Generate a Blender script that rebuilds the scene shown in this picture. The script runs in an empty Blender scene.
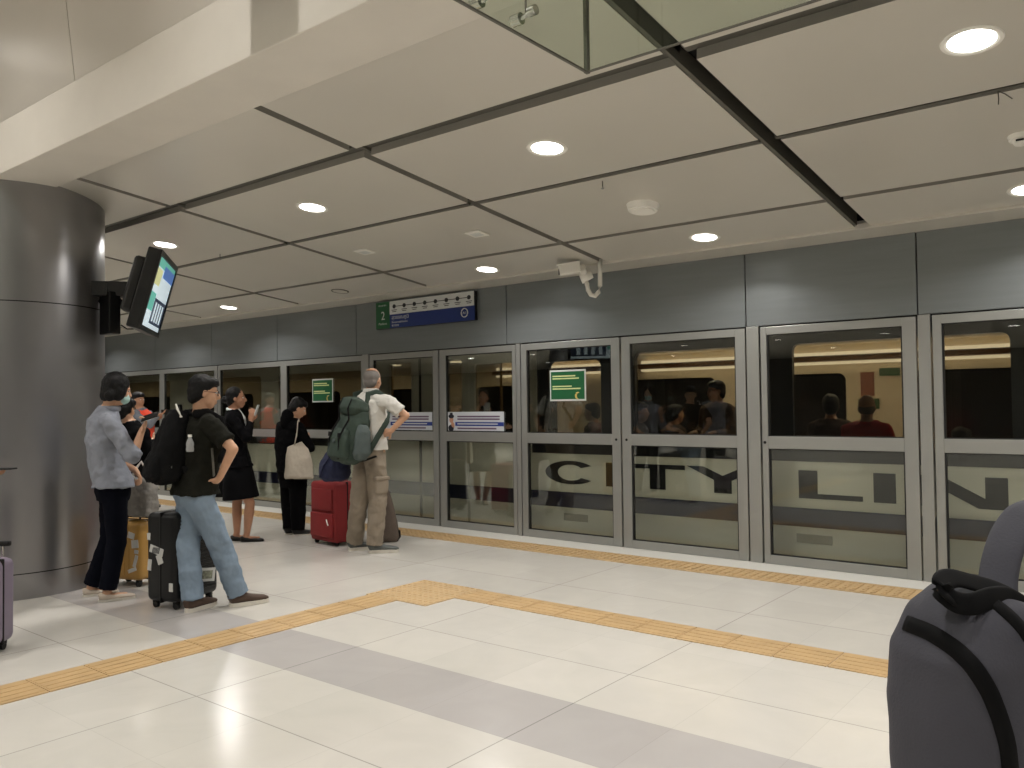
import bpy, bmesh, math, random
import numpy as np
from mathutils import Vector, Matrix, Euler
from mathutils.bvhtree import BVHTree
random.seed(7)
SC = bpy.context.scene
COL = SC.collection
PI = math.pi
V = Vector

# ------------------------------------------------------------------ camera
FPX = 824.3; YAW, PITCH, ROLL = -0.673678, 0.0253245, -0.0127386; CH = 1.45
def _axes():
    cy, sy = math.cos(YAW), math.sin(YAW); cp, sp = math.cos(PITCH), math.sin(PITCH)
    F = V((sy*cp, cy*cp, sp)); R = V((cy, -sy, 0)); U = R.cross(F)
    return (math.cos(ROLL)*R + math.sin(ROLL)*U, -math.sin(ROLL)*R + math.cos(ROLL)*U, F)
RV, UV, FV = _axes(); CP = V((0, 0, CH))
cd = bpy.data.cameras.new('camera'); cam = bpy.data.objects.new('camera', cd); COL.objects.link(cam)
cd.sensor_width = 36; cd.lens = FPX*36/1024; cd.clip_start = 0.05; cd.clip_end = 200
cam.matrix_world = Matrix(((RV.x, UV.x, -FV.x, CP.x), (RV.y, UV.y, -FV.y, CP.y), (RV.z, UV.z, -FV.z, CP.z), (0, 0, 0, 1)))
SC.camera = cam
def ray(x, y): return FV*FPX + RV*(x-512) - UV*(y-384)
def at(x, y, D): return CP + ray(x, y)*(D/FPX)
def on_y(x, y, Y): d = ray(x, y); return CP + d*(Y/d.y)
def on_z(x, y, z=0): d = ray(x, y); return CP + d*((z-CH)/d.z)
RH = V((RV.x, RV.y, 0)).normalized(); FH = V((FV.x, FV.y, 0)).normalized(); ZV = V((0, 0, 1))

# ------------------------------------------------------------------ materials
MATS = {}
def lin(c): return tuple(((x/255)/12.92 if x/255 <= .04045 else ((x/255+.055)/1.055)**2.4) for x in c)
def mat(name, rgb, rough=.5, metal=0., noise=0., nscale=8., bump=0., bscale=60., emit=0., spec=.5, stretch=None, sheen=0., coat=0., wave=None):
    m = bpy.data.materials.new(name); m.use_nodes = True; nt = m.node_tree; b = nt.nodes['Principled BSDF']
    c = lin(rgb); b.inputs['Base Color'].default_value = (*c, 1); b.inputs['Roughness'].default_value = rough
    b.inputs['Metallic'].default_value = metal; b.inputs['Specular IOR Level'].default_value = spec
    if sheen: b.inputs['Sheen Weight'].default_value = sheen
    if coat: b.inputs['Coat Weight'].default_value = coat; b.inputs['Coat Roughness'].default_value = .15
    if emit: b.inputs['Emission Color'].default_value = (*c, 1); b.inputs['Emission Strength'].default_value = emit
    tc = nt.nodes.new('ShaderNodeTexCoord'); src = tc.outputs['Object']
    if stretch:
        mp = nt.nodes.new('ShaderNodeMapping'); mp.inputs['Scale'].default_value = stretch
        nt.links.new(src, mp.inputs[0]); src = mp.outputs[0]
    if noise:
        n = nt.nodes.new('ShaderNodeTexNoise'); n.inputs['Scale'].default_value = nscale; n.inputs['Detail'].default_value = 5
        nt.links.new(src, n.inputs['Vector'])
        r = nt.nodes.new('ShaderNodeMapRange'); r.inputs[1].default_value = .3; r.inputs[2].default_value = .7
        r.inputs[3].default_value = 1-noise; r.inputs[4].default_value = 1+noise
        nt.links.new(n.outputs['Fac'], r.inputs[0])
        mx = nt.nodes.new('ShaderNodeVectorMath'); mx.operation = 'SCALE'; mx.inputs[0].default_value = c
        nt.links.new(r.outputs[0], mx.inputs['Scale']); nt.links.new(mx.outputs[0], b.inputs['Base Color'])
    if bump:
        if wave:
            n2 = nt.nodes.new('ShaderNodeTexWave'); n2.inputs['Scale'].default_value = bscale; n2.inputs['Distortion'].default_value = wave
        else:
            n2 = nt.nodes.new('ShaderNodeTexNoise'); n2.inputs['Scale'].default_value = bscale; n2.inputs['Detail'].default_value = 4
        nt.links.new(src, n2.inputs['Vector'])
        bp = nt.nodes.new('ShaderNodeBump'); bp.inputs['Strength'].default_value = bump; bp.inputs['Distance'].default_value = .01
        nt.links.new(n2.outputs['Fac'], bp.inputs['Height']); nt.links.new(bp.outputs[0], b.inputs['Normal'])
    MATS[name] = m
    return m
def glass_mat(name, tint, refl=1.0):
    m = bpy.data.materials.new(name); m.use_nodes = True; nt = m.node_tree; nt.nodes.remove(nt.nodes['Principled BSDF'])
    out = nt.nodes['Material Output']; tr = nt.nodes.new('ShaderNodeBsdfTransparent'); tr.inputs[0].default_value = (*tint, 1)
    gl = nt.nodes.new('ShaderNodeBsdfGlossy'); gl.inputs['Roughness'].default_value = .0; gl.inputs[0].default_value = (.9, .93, .9, 1)
    fr = nt.nodes.new('ShaderNodeFresnel'); fr.inputs[0].default_value = 1.6
    ge = nt.nodes.new('ShaderNodeNewGeometry'); mu = nt.nodes.new('ShaderNodeMath'); mu.operation = 'SUBTRACT'; mu.inputs[0].default_value = refl
    nt.links.new(ge.outputs['Backfacing'], mu.inputs[1])
    m2 = nt.nodes.new('ShaderNodeMath'); m2.operation = 'MULTIPLY'; m2.use_clamp = True
    m3 = nt.nodes.new('ShaderNodeMath'); m3.operation = 'MAXIMUM'; m3.inputs[1].default_value = 0
    nt.links.new(mu.outputs[0], m3.inputs[0]); nt.links.new(fr.outputs[0], m2.inputs[0]); nt.links.new(m3.outputs[0], m2.inputs[1])
    mx = nt.nodes.new('ShaderNodeMixShader'); nt.links.new(m2.outputs[0], mx.inputs[0]); nt.links.new(tr.outputs[0], mx.inputs[1]); nt.links.new(gl.outputs[0], mx.inputs[2])
    nt.links.new(mx.outputs[0], out.inputs[0]); MATS[name] = m; return m

# ------------------------------------------------------------------ objects
MW = {}
def mw(o): return MW.get(o.name, Matrix.Identity(4))
def tag(o, label=None, cat=None, group=None, kind=None):
    if label: o['label'] = label
    if cat: o['category'] = cat
    if group: o['group'] = group
    if kind: o['kind'] = kind
    return o
def thing(name, label, cat, loc=(0, 0, 0), rz=0., group=None, rot=None, kind=None):
    o = bpy.data.objects.new(name, None); COL.objects.link(o); o.empty_display_size = .1
    o.location = loc; o.rotation_euler = rot if rot else (0, 0, rz)
    MW[o.name] = Matrix.Translation(V(loc)) @ o.rotation_euler.to_matrix().to_4x4()
    return tag(o, label, cat, group, kind)
def link_mesh(name, me, m, parent=None, smooth=False, local=False, org=None):
    """world-coordinate mesh -> object; parented ones are stored in the parent's space unless local"""
    o = bpy.data.objects.new(name, me); COL.objects.link(o)
    M = Matrix.Identity(4)
    if parent is not None:
        o.parent = parent
        if not local: me.transform(mw(parent).inverted())
        M = mw(parent)
    elif org is not None:
        me.transform(Matrix.Translation(-V(org))); o.location = org; M = Matrix.Translation(V(org))
    MW[o.name] = M
    for mm in (m if isinstance(m, (list, tuple)) else [m]): me.materials.append(mm)
    if smooth:
        for p in me.polygons: p.use_smooth = True
    return o
def obj(name, bm, m, parent=None, smooth=False, local=False, org=None, bevel=0.):
    me = bpy.data.meshes.new(name); bm.normal_update(); bm.to_mesh(me); bm.free()
    o = link_mesh(name, me, m, parent, smooth, local, org)
    if bevel:
        b = o.modifiers.new('bevel', 'BEVEL'); b.width = bevel; b.segments = 2; b.limit_method = 'ANGLE'
    return o
def struct(name, bm, m, **k):
    return tag(obj(name, bm, m, **k), kind='structure')
def B(): return bmesh.new()
def box(bm, x0, x1, y0, y1, z0, z1, M=None, mi=0):
    vs = [bm.verts.new((x, y, z)) for x in (x0, x1) for y in (y0, y1) for z in (z0, z1)]
    if M is not None:
        for v in vs: v.co = M @ v.co
    for f in ((0, 1, 3, 2), (4, 6, 7, 5), (0, 4, 5, 1), (2, 3, 7, 6), (0, 2, 6, 4), (1, 5, 7, 3)):
        fc = bm.faces.new([vs[i] for i in f]); fc.material_index = mi
    return vs
def rbox(bm, x0, x1, y0, y1, z0, z1, r, seg=4, M=None):
    t = B(); box(t, x0, x1, y0, y1, z0, z1)
    bmesh.ops.bevel(t, geom=list(t.edges), offset=r, segments=seg, profile=.5, affect='EDGES')
    join(bm, t, M)
def join(bm, t, M=None):
    me = bpy.data.meshes.new('t'); t.to_mesh(me); t.free()
    if M is not None: me.transform(M)
    bm.from_mesh(me); bpy.data.meshes.remove(me)
def basis(d, hint=ZV):
    d = V(d).normalized()
    if abs(d.dot(hint)) > .95: hint = V((1, 0, 0)) if abs(d.x) < .9 else V((0, 1, 0))
    s = d.cross(hint).normalized(); return s, s.cross(d).normalized(), d
def tube(bm, pts, rad, seg=10, caps=True, flat=1., hint=ZV, closed=False):
    pts = [V(p) for p in pts]; n = len(pts); rings = []
    for i, p in enumerate(pts):
        if closed: d = pts[(i+1) % n]-pts[i-1]
        else: d = pts[min(i+1, n-1)]-pts[max(i-1, 0)]
        s, u, _ = basis(d, hint); r = rad[i] if isinstance(rad, (list, tuple)) else rad
        rings.append([bm.verts.new(p + s*r*math.cos(2*PI*k/seg) + u*r*flat*math.sin(2*PI*k/seg)) for k in range(seg)])
    for i in range(n if closed else n-1):
        a, b = rings[i], rings[(i+1) % n]
        for k in range(seg): bm.faces.new((a[k], a[(k+1) % seg], b[(k+1) % seg], b[k]))
    if caps and not closed: bm.faces.new(rings[0][::-1]); bm.faces.new(rings[-1])
def cyl(bm, p0, p1, r0, r1=None, seg=20): tube(bm, [p0, p1], [r0, r0 if r1 is None else r1], seg)
def ellipsoid(bm, c, ax, useg=20, vseg=12):
    t = B(); bmesh.ops.create_uvsphere(t, u_segments=useg, v_segments=vseg, radius=1)
    a, b_, c_ = ax; M = Matrix(((a.x, b_.x, c_.x, c[0]), (a.y, b_.y, c_.y, c[1]), (a.z, b_.z, c_.z, c[2]), (0, 0, 0, 1)))
    if M.to_3x3().determinant() < 0: bmesh.ops.reverse_faces(t, faces=t.faces)
    join(bm, t, M)
def ball(bm, c, r, seg=14): ellipsoid(bm, c, (V((r, 0, 0)), V((0, r, 0)), V((0, 0, r))), seg, max(6, seg//2))
def rcone(bm, p0, r0, p1, r1, seg=14):
    cyl(bm, p0, p1, r0, r1, seg); ball(bm, p0, r0*.995, seg); ball(bm, p1, r1*.995, seg)
def loft(bm, secs, lat, seg=28, ex=2.4):
    """secs: (centre, halfwidth, halfdepth[, axis]); lat = lateral unit vector"""
    rings = []
    for i, s in enumerate(secs):
        c = V(s[0]); nx = V(secs[min(i+1, len(secs)-1)][0])-V(secs[max(i-1, 0)][0]); nx.normalize()
        l = V(s[3]) if len(s) > 3 else V(lat)
        l = (l - nx*l.dot(nx)).normalized(); f = nx.cross(l)
        ring = []
        for k in range(seg):
            a = 2*PI*k/seg; ca, sa = math.cos(a), math.sin(a)
            ring.append(bm.verts.new(c + l*(s[1]*math.copysign(abs(ca)**(2/ex), ca)) + f*(s[2]*math.copysign(abs(sa)**(2/ex), sa))))
        rings.append(ring)
    for a, b in zip(rings, rings[1:]):
        for k in range(seg): bm.faces.new((a[k], a[(k+1) % seg], b[(k+1) % seg], b[k]))
    bm.faces.new(rings[0][::-1]); bm.faces.new(rings[-1])
def remesh(bm, vox=.008, smooth=4, disp=0., dscale=.12, seed=0, sfac=.5):
    bmesh.ops.recalc_face_normals(bm, faces=bm.faces)
    me = bpy.data.meshes.new('r'); bm.to_mesh(me); bm.free()
    o = bpy.data.objects.new('r', me); COL.objects.link(o)
    r = o.modifiers.new('r', 'REMESH'); r.mode = 'VOXEL'; r.voxel_size = vox
    if smooth: s = o.modifiers.new('s', 'SMOOTH'); s.factor = sfac; s.iterations = smooth
    if disp:
        t = bpy.data.textures.new('d', 'CLOUDS'); t.noise_scale = dscale; t.noise_depth = 2
        d = o.modifiers.new('d', 'DISPLACE'); d.texture = t; d.strength = disp; d.mid_level = .5; d.texture_coords = 'GLOBAL'
    dg = bpy.context.evaluated_depsgraph_get(); dg.update()
    out = bpy.data.meshes.new_from_object(o.evaluated_get(dg)); bpy.data.objects.remove(o); bpy.data.meshes.remove(me)
    return out
def robj(name, bm, m, parent, vox=.008, smooth=4, disp=0., dscale=.12, sfac=.5, org=None):
    return link_mesh(name, remesh(bm, vox, smooth, disp, dscale, sfac=sfac), m, parent, smooth=True, org=org)
def bvh_of(o):
    me = o.data; M = mw(o)
    return BVHTree.FromPolygons([M @ v.co for v in me.vertices], [tuple(p.vertices) for p in me.polygons])
def snap(bvh, x, y, off=0.):
    d = ray(x, y).normalized(); h = bvh.ray_cast(CP, d)
    if h[0] is None: h = bvh.find_nearest(at(x, y, 1.5)) if False else h
    return None if h[0] is None else (h[0] + h[1].normalized()*off*(1 if h[1].dot(d) < 0 else -1), h[1] if h[1].dot(d) < 0 else -h[1])
def text_mesh(s, size, width=None, ext=.0, font=None, align='LEFT'):
    cu = bpy.data.curves.new('t', 'FONT'); cu.body = s; cu.size = size; cu.extrude = ext; cu.align_x = align; cu.resolution_u = 3
    o = bpy.data.objects.new('t', cu); COL.objects.link(o); dg = bpy.context.evaluated_depsgraph_get(); dg.update()
    me = bpy.data.meshes.new_from_object(o.evaluated_get(dg)); bpy.data.objects.remove(o)
    if width and len(me.vertices):
        xs = [v.co.x for v in me.vertices]; w = max(xs)-min(xs)
        if w > 0: me.transform(Matrix.Diagonal((width/w, 1, 1, 1)))
    return me
# text standing on the wall plane, read from the platform (towards +Y): x right, z up
def wall_text(name, s, x, y, z, size, m, parent, width=None):
    me = text_mesh(s, size, width); me.transform(Matrix.Translation((x, y, z)) @ Euler((PI/2, 0, 0)).to_matrix().to_4x4())
    return link_mesh(name, me, m, parent)

# ------------------------------------------------------------------ palette
def floor_mat():
    m = bpy.data.materials.new('floor_tile'); m.use_nodes = True; nt = m.node_tree; b = nt.nodes['Principled BSDF']
    tc = nt.nodes.new('ShaderNodeNewGeometry'); sp = nt.nodes.new('ShaderNodeSeparateXYZ'); nt.links.new(tc.outputs['Position'], sp.inputs[0])
    def math_(op, a, b_=None, c=None):
        n = nt.nodes.new('ShaderNodeMath'); n.operation = op
        for i, v in enumerate((a, b_, c)):
            if v is None: continue
            if isinstance(v, (int, float)): n.inputs[i].default_value = v
            else: nt.links.new(v, n.inputs[i])
        return n.outputs[0]
    def grid(sock, off, per, w):
        f = math_('FRACT', math_('DIVIDE', math_('SUBTRACT', sock, off), per))
        d = math_('MULTIPLY', math_('MINIMUM', f, math_('SUBTRACT', 1., f)), per)
        return math_('LESS_THAN', d, w)
    gx = grid(sp.outputs[0], -2.30, 1.58, .0035); gy = grid(sp.outputs[1], 2.275, 1.58, .0035)
    fx = grid(sp.outputs[0], -2.30, .5267, .0012); fy = grid(sp.outputs[1], 2.275, .5267, .0012)
    big = math_('MAXIMUM', gx, gy); fine = math_('MAXIMUM', fx, fy)
    # per tile tint
    cx = math_('FLOOR', math_('DIVIDE', math_('SUBTRACT', sp.outputs[0], -2.30), .5267)); cy = math_('FLOOR', math_('DIVIDE', math_('SUBTRACT', sp.outputs[1], 2.275), .5267))
    cb = nt.nodes.new('ShaderNodeCombineXYZ'); nt.links.new(cx, cb.inputs[0]); nt.links.new(cy, cb.inputs[1])
    wn = nt.nodes.new('ShaderNodeTexWhiteNoise'); wn.noise_dimensions = '2D'; nt.links.new(cb.outputs[0], wn.inputs['Vector'])
    ns = nt.nodes.new('ShaderNodeTexNoise'); ns.inputs['Scale'].default_value = 2.2; ns.inputs['Detail'].default_value = 9; ns.inputs['Distortion'].default_value = 1.4; nt.links.new(tc.outputs['Position'], ns.inputs['Vector'])
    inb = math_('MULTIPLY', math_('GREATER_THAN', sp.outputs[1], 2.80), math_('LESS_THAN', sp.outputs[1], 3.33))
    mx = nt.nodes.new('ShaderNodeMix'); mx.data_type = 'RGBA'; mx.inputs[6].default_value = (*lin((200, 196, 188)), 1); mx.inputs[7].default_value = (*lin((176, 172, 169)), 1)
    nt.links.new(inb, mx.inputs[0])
    var = math_('ADD', math_('MULTIPLY', wn.outputs[0], .05), math_('MULTIPLY', ns.outputs['Fac'], .16)); var = math_('ADD', var, .885)
    var = math_('MULTIPLY', var, math_('SUBTRACT', 1., math_('MULTIPLY', big, .35))); var = math_('MULTIPLY', var, math_('SUBTRACT', 1., math_('MULTIPLY', fine, .13)))
    sc = nt.nodes.new('ShaderNodeVectorMath'); sc.operation = 'SCALE'; nt.links.new(mx.outputs[2], sc.inputs[0]); nt.links.new(var, sc.inputs['Scale'])
    nt.links.new(sc.outputs[0], b.inputs['Base Color'])
    n3 = nt.nodes.new('ShaderNodeTexNoise'); n3.inputs['Scale'].default_value = 1.1; n3.inputs['Detail'].default_value = 6; nt.links.new(tc.outputs['Position'], n3.inputs['Vector'])
    nt.links.new(math_('ADD', math_('MULTIPLY', n3.outputs['Fac'], .12), .14), b.inputs['Roughness'])
    bp = nt.nodes.new('ShaderNodeBump'); bp.inputs['Strength'].default_value = .05; bp.inputs['Distance'].default_value = .02
    n4 = nt.nodes.new('ShaderNodeTexNoise'); n4.inputs['Scale'].default_value = 5; nt.links.new(tc.outputs['Position'], n4.inputs['Vector'])
    nt.links.new(n4.outputs['Fac'], bp.inputs['Height']); nt.links.new(bp.outputs[0], b.inputs['Normal'])
    b.inputs['Specular IOR Level'].default_value = .45
    return m
M_floor = floor_mat()
M_yel = mat('tactile_yellow', (182, 152, 108), .5, noise=.08, nscale=6)
M_yel2 = mat('tactile_edge', (182, 154, 112), .55, noise=.08, nscale=9)
M_sill = mat('sill_white', (205, 203, 196), .35)
M_ceil = mat('ceiling_panel', (200, 196, 186), .34, metal=.25, noise=.02, nscale=1.5, bump=.03, bscale=3)
M_plast = mat('beam_plaster', (205, 200, 190), .6, noise=.03, nscale=3, bump=.12, bscale=90)
M_upper = mat('upper_panel', (196, 191, 182), .3, metal=.3, noise=.03, nscale=1)
M_slot = mat('slot_black', (14, 14, 13), .8)
M_track = mat('slot_track', (92, 90, 82), .5, metal=.3)
M_hdr = mat('header_steel', (126, 131, 132), .38, metal=.5, noise=.04, nscale=2, bump=.04, bscale=30, stretch=(1, 1, 12))
M_alu = mat('door_alu', (160, 161, 157), .38, metal=.6, noise=.03, nscale=3)
M_gask = mat('gasket', (16, 17, 16), .6)
M_col = mat('column_steel', (156, 155, 156), .28, metal=.78, noise=.07, nscale=2.5, stretch=(1, 1, .5), bump=.02, bscale=6)
M_blk = mat('black_plastic', (12, 12, 13), .45, spec=.3)
M_blk_m = mat('black_metal', (26, 26, 27), .4, metal=.5)
M_white = mat('white_plastic', (228, 226, 218), .4)
M_chrome = mat('chrome', (190, 188, 184), .18, metal=1.)
M_glass = glass_mat('door_glass', (.87, .88, .85), 1.3)
M_glass2 = glass_mat('smoke_glass', (.86, .9, .85), 1.0)
M_tglass = glass_mat('train_glass', (.62, .6, .55), .8)
M_dark = mat('tunnel_dark', (22, 22, 22), .8)
M_wallb = mat('far_wall', (120, 118, 112), .5, noise=.04)
M_lamp = bpy.data.materials.new('lamp_glow'); M_lamp.use_nodes = True
_b = M_lamp.node_tree.nodes['Principled BSDF']; _b.inputs['Emission Color'].default_value = (1, .97, .92, 1); _b.inputs['Emission Strength'].default_value = 14

# ------------------------------------------------------------------ room shell
WY = 7.225
bm = B(); box(bm, -40, 14, -13, 6.88, -.2, 0); struct('floor', bm, M_floor)
bm = B(); box(bm, -40, 14, 6.88, 7.34, -.2, .004); struct('trim_1', bm, M_sill)
# outer warning strip, small dots/bars
bm = B(); box(bm, -24, 4, 6.50, 6.86, .0, .006)
x = -15.0
while x < 1.2:
    for j in range(5): box(bm, x, x+.035, 6.53+j*.065, 6.53+j*.065+.045, .006, .011)
    x += .075
struct('trim_2', bm, M_yel2)
# guide strips with raised bars, one tile every .30 m
def bars(bm, x0, x1, y0, y1, along):
    L = (x1-x0) if along == 'x' else (y1-y0); n = round(L/.305)
    for i in range(n):
        for j in range(4):
            if along == 'x': box(bm, x0+i*L/n+.012, x0+(i+1)*L/n-.012, y0+.03+j*.068, y0+.03+j*.068+.044, .005, .0072)
            else: box(bm, x0+.03+j*.068, x0+.03+j*.068+.044, y0+i*L/n+.012, y0+(i+1)*L/n-.012, .005, .0072)
        if along == 'x': box(bm, x0+i*L/n+.003, x0+(i+1)*L/n-.003, y0, y1, .0, .005)
        else: box(bm, x0, x1, y0+i*L/n+.003, y0+(i+1)*L/n-.003, .0, .005)
bm = B(); bars(bm, -4.25, 2.47, 4.60, 4.91, 'x'); struct('trim_3', bm, M_yel)
bm = B(); bars(bm, -4.86, -4.55, -1.2, 4.29, 'y'); struct('trim_4', bm, M_yel)
bm = B()
for i in range(2):
    for j in range(2): box(bm, -4.89+i*.32, -4.89+(i+1)*.32-.003, 4.29+j*.32, 4.29+(j+1)*.32-.003, 0, .005)
for i in range(11):
    for j in range(11):
        c = V((-4.86+i*.058, 4.32+j*.058, .005)); cyl(bm, c, c+V((0, 0, .005)), .016, .011, 8)
struct('trim_5', bm, M_yel2)

# sloped ceiling of metal panels
SL = -0.1128; CZ0 = 2.812; CY0 = 6.72
def cz(y): return CZ0 + (y-CY0)*math.tan(SL)
CM = Matrix.Translation((0, CY0, CZ0)) @ Euler((SL, 0, 0)).to_matrix().to_4x4()   # local: x, y along slope, z up
ca = 1/math.cos(SL)
xs = [-1.86+2.355*k for k in range(-13, 5)]
ys = [2.83, 3.665, 4.83, 6.03, 6.74]
bm = B(); gap = .036
for i, x0 in enumerate(xs[:-1]):
    x1 = xs[i+1]
    for j in range(4):
        y0, y1 = ys[j], ys[j+1]
        g0 = .075 if j == 1 else (.032 if j == 2 else (.035 if j == 3 else 0)); g1 = .055 if j == 0 else (.032 if j == 1 else (.03 if j == 2 else 0))
        gl = .07 if abs(x0+1.86) < .01 else gap; gr = .045 if abs(x1+1.86) < .01 else gap
        box(bm, x0+gl, x1-gr, (y0-CY0)*ca+g0, (y1-CY0)*ca-g1, 0, .055, CM)
bm.normal_update(); cn = CM.to_3x3() @ ZV
for f_ in bm.faces: f_.material_index = 0 if abs(f_.normal.dot(cn)) > .5 else 1
struct('ceiling', bm, [M_ceil, mat('panel_edge', (146, 143, 134), .5)])
bm = B()
for j, w in ((2, .016),):      # fine double line tracks
    yy = (ys[j]-CY0)*ca
    for x0 in xs[:-1]: box(bm, x0+.05, x0+2.355-.05, yy-w, yy+w, .0, .02, CM)
for j, (a, b) in ((1, (.0, .07)), (3, (-.004, .035))):
    yy = (ys[j]-CY0)*ca
    for x0 in xs[:-1]: box(bm, x0+.02, x0+2.355-.02, yy+a, yy+b, .05, .09, CM)
for x0 in xs[1:-1]:
    if abs(x0+1.86) > .01: box(bm, x0+.0, x0+.03, (2.83-CY0)*ca, (6.7-CY0)*ca, .03, .06, CM)
    else: box(bm, x0-.042, x0-.02, (2.83-CY0)*ca, (6.7-CY0)*ca, .005, .1, CM)
struct('trim_6', bm, M_track)
bm = B(); box(bm, -40, 14, (2.6-CY0)*ca, .02, .12, .16, CM); struct('ceiling_back', bm, M_slot)
# cornice along the doors
bm = B(); box(bm, -40, 14, 6.745, WY+.05, 2.80, 2.86); box(bm, -40, 14, 6.73, 6.755, 2.79, 2.84); struct('trim_7', bm, M_ceil, bevel=.004)
# plaster beam and the taller hall behind it
bm = B(); box(bm, -40, 14, 2.42, 2.86, 3.235, 3.62); struct('beam', bm, M_plast, bevel=.006)
bm = B()
for k in range(-13, 6):
    x0 = -5.62+2.9*k
    vs = [bm.verts.new(p) for p in ((x0, 2.44, 3.62), (x0+2.892, 2.44, 3.62), (x0+2.892, 2.30, 4.9), (x0, 2.30, 4.9))]
    bm.faces.new(vs)
    vs2 = [bm.verts.new(v.co+V((0, .03, 0))) for v in vs]; bm.faces.new(vs2[::-1])
    for a in range(4): bm.faces.new((vs[a], vs2[a], vs2[(a+1) % 4], vs[(a+1) % 4]))
struct('bulkhead', bm, M_upper)
bm = B(); box(bm, -40, 14, -3.0, 2.6, 4.9, 5.0); box(bm, -40, 14, -3.1, -3.0, 2.9, 5.0); struct('upper_ceiling', bm, M_ceil)
bm = B(); box(bm, -40, 14, -13, -3.1, 2.9, 3.0); struct('low_ceiling', bm, M_ceil)
bm = B(); box(bm, -40, 14, -13.2, -13, -.2, 5); struct('wall_back', bm, mat('dark_wall', (58, 56, 54), .5))
bm = B(); box(bm, 14, 14.2, -13, 7.3, -.2, 5); struct('wall_right', bm, M_wallb)
bm = B(); box(bm, -40.2, -40, -13, 7.3, -.2, 5); struct('wall_left', bm, M_wallb)
bm = B(); box(bm, -42, 16, 11.6, 11.8, -1.5, 4); box(bm, -42, 16, 7.34, 11.7, -1.6, -1.5); box(bm, -42, 16, WY+.06, 11.8, 3.2, 3.3); struct('wall_tunnel', bm, M_dark)

# header panels over the doors
seams = [-22.3, -20.5, -18.8, -17.05, -15.3, -13.56, -11.81, -10.1, -8.37, -5.82, -3.01, -1.57, 1.24, 2.7, 5.5, 8.3]
bm = B()
for a, b in zip(seams, seams[1:]): box(bm, a+.005, b-.005, WY-.02, WY+.04, 2.135, 2.83)
struct('wall_front', bm, M_hdr, bevel=.003)
bm = B(); box(bm, -24, 8.3, WY+.0, WY+.1, 2.118, 3.2); struct('trim_8', bm, M_gask)

# screen doors
ZB, ZL0, ZL1, ZU0, ZU1, ZT = .006, .085, 1.03, 1.14, 2.05, 2.12
def screen_door(n, x0, x1, g0, g1, lock=None, kind='door'):
    bm = B(); y0, y1 = WY-.03, WY+.02
    box(bm, x0, g0, y0, y1, ZB, ZT); box(bm, g1, x1, y0, y1, ZB, ZT)
    for a, b in ((ZB, ZL0), (ZL1, ZU0), (ZU1, ZT)): box(bm, g0, g1, y0, y1, a, b)
    d = struct('%s_%d' % (kind, n), bm, M_alu, bevel=.003)
    bm = B()
    for a, b in ((ZL0, ZL1), (ZU0, ZU1)):
        t = .012
        box(bm, g0, g0+t, y0+.012, y1-.004, a, b); box(bm, g1-t, g1, y0+.012, y1-.004, a, b); box(bm, g0+t, g1-t, y0+.012, y1-.004, a, a+t*.7); box(bm, g0+t, g1-t, y0+.012, y1-.004, b-t*.7, b)
    obj('gasket', bm, M_gask, d)
    for a, b in ((ZL0, ZL1), (ZU0, ZU1)):
        bm = B(); box(bm, g0+.012, g1-.012, WY-.008, WY+.002, a+.008, b-.008); obj('glass_pane', bm, M_glass, d)
    if lock is not None:
        bm = B(); c = V((lock, y0-.004, 1.085)); cyl(bm, c, c+V((0, .01, 0)), .013, seg=14); obj('lock', bm, M_blk_m, d)
    return d
doors = [(-8.10, -6.885, -8.04, -6.97, None), (-6.86, -5.69, -6.76, -5.74, None), (-5.615, -4.35, -5.54, -4.45, -4.40), (-4.33, -3.02, -4.23, -3.115, -4.28),
         (-2.875, -1.585, -2.82, -1.69, -2.85), (-1.465, -.20, -1.40, -.28, None), (-.18, 1.10, -.08, 1.02, None)]
for i, d in enumerate(doors): screen_door(i+1, *d[:4], lock=d[4])
posts = [-8.24, -8.12, -5.68, -5.625, -3.005, -2.89, -1.57, -1.48, 1.12, 1.24]
lp = [(-9.98, -9.87), (-11.70, -11.57), (-13.37, -13.26), (-15.1, -14.98), (-16.8, -16.68), (-18.5, -18.38), (-20.2, -20.08), (-22.0, -21.9)]
bm = B()
for a, b in zip(posts[::2], posts[1::2]): box(bm, a, b, WY-.035, WY+.05, .005, 2.13)
struct('trim_9', bm, M_alu, bevel=.003)
edges = [-8.24]+[v for ab in lp for v in (ab[1], ab[0])]
for i in range(0, len(edges)-1, 2):
    x1, x0 = edges[i], edges[i+1]
    screen_door(i//2+1, x0-.055, x1-.0 if i == 0 else x1+.055, x0, x1-.03, kind='window')

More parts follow.
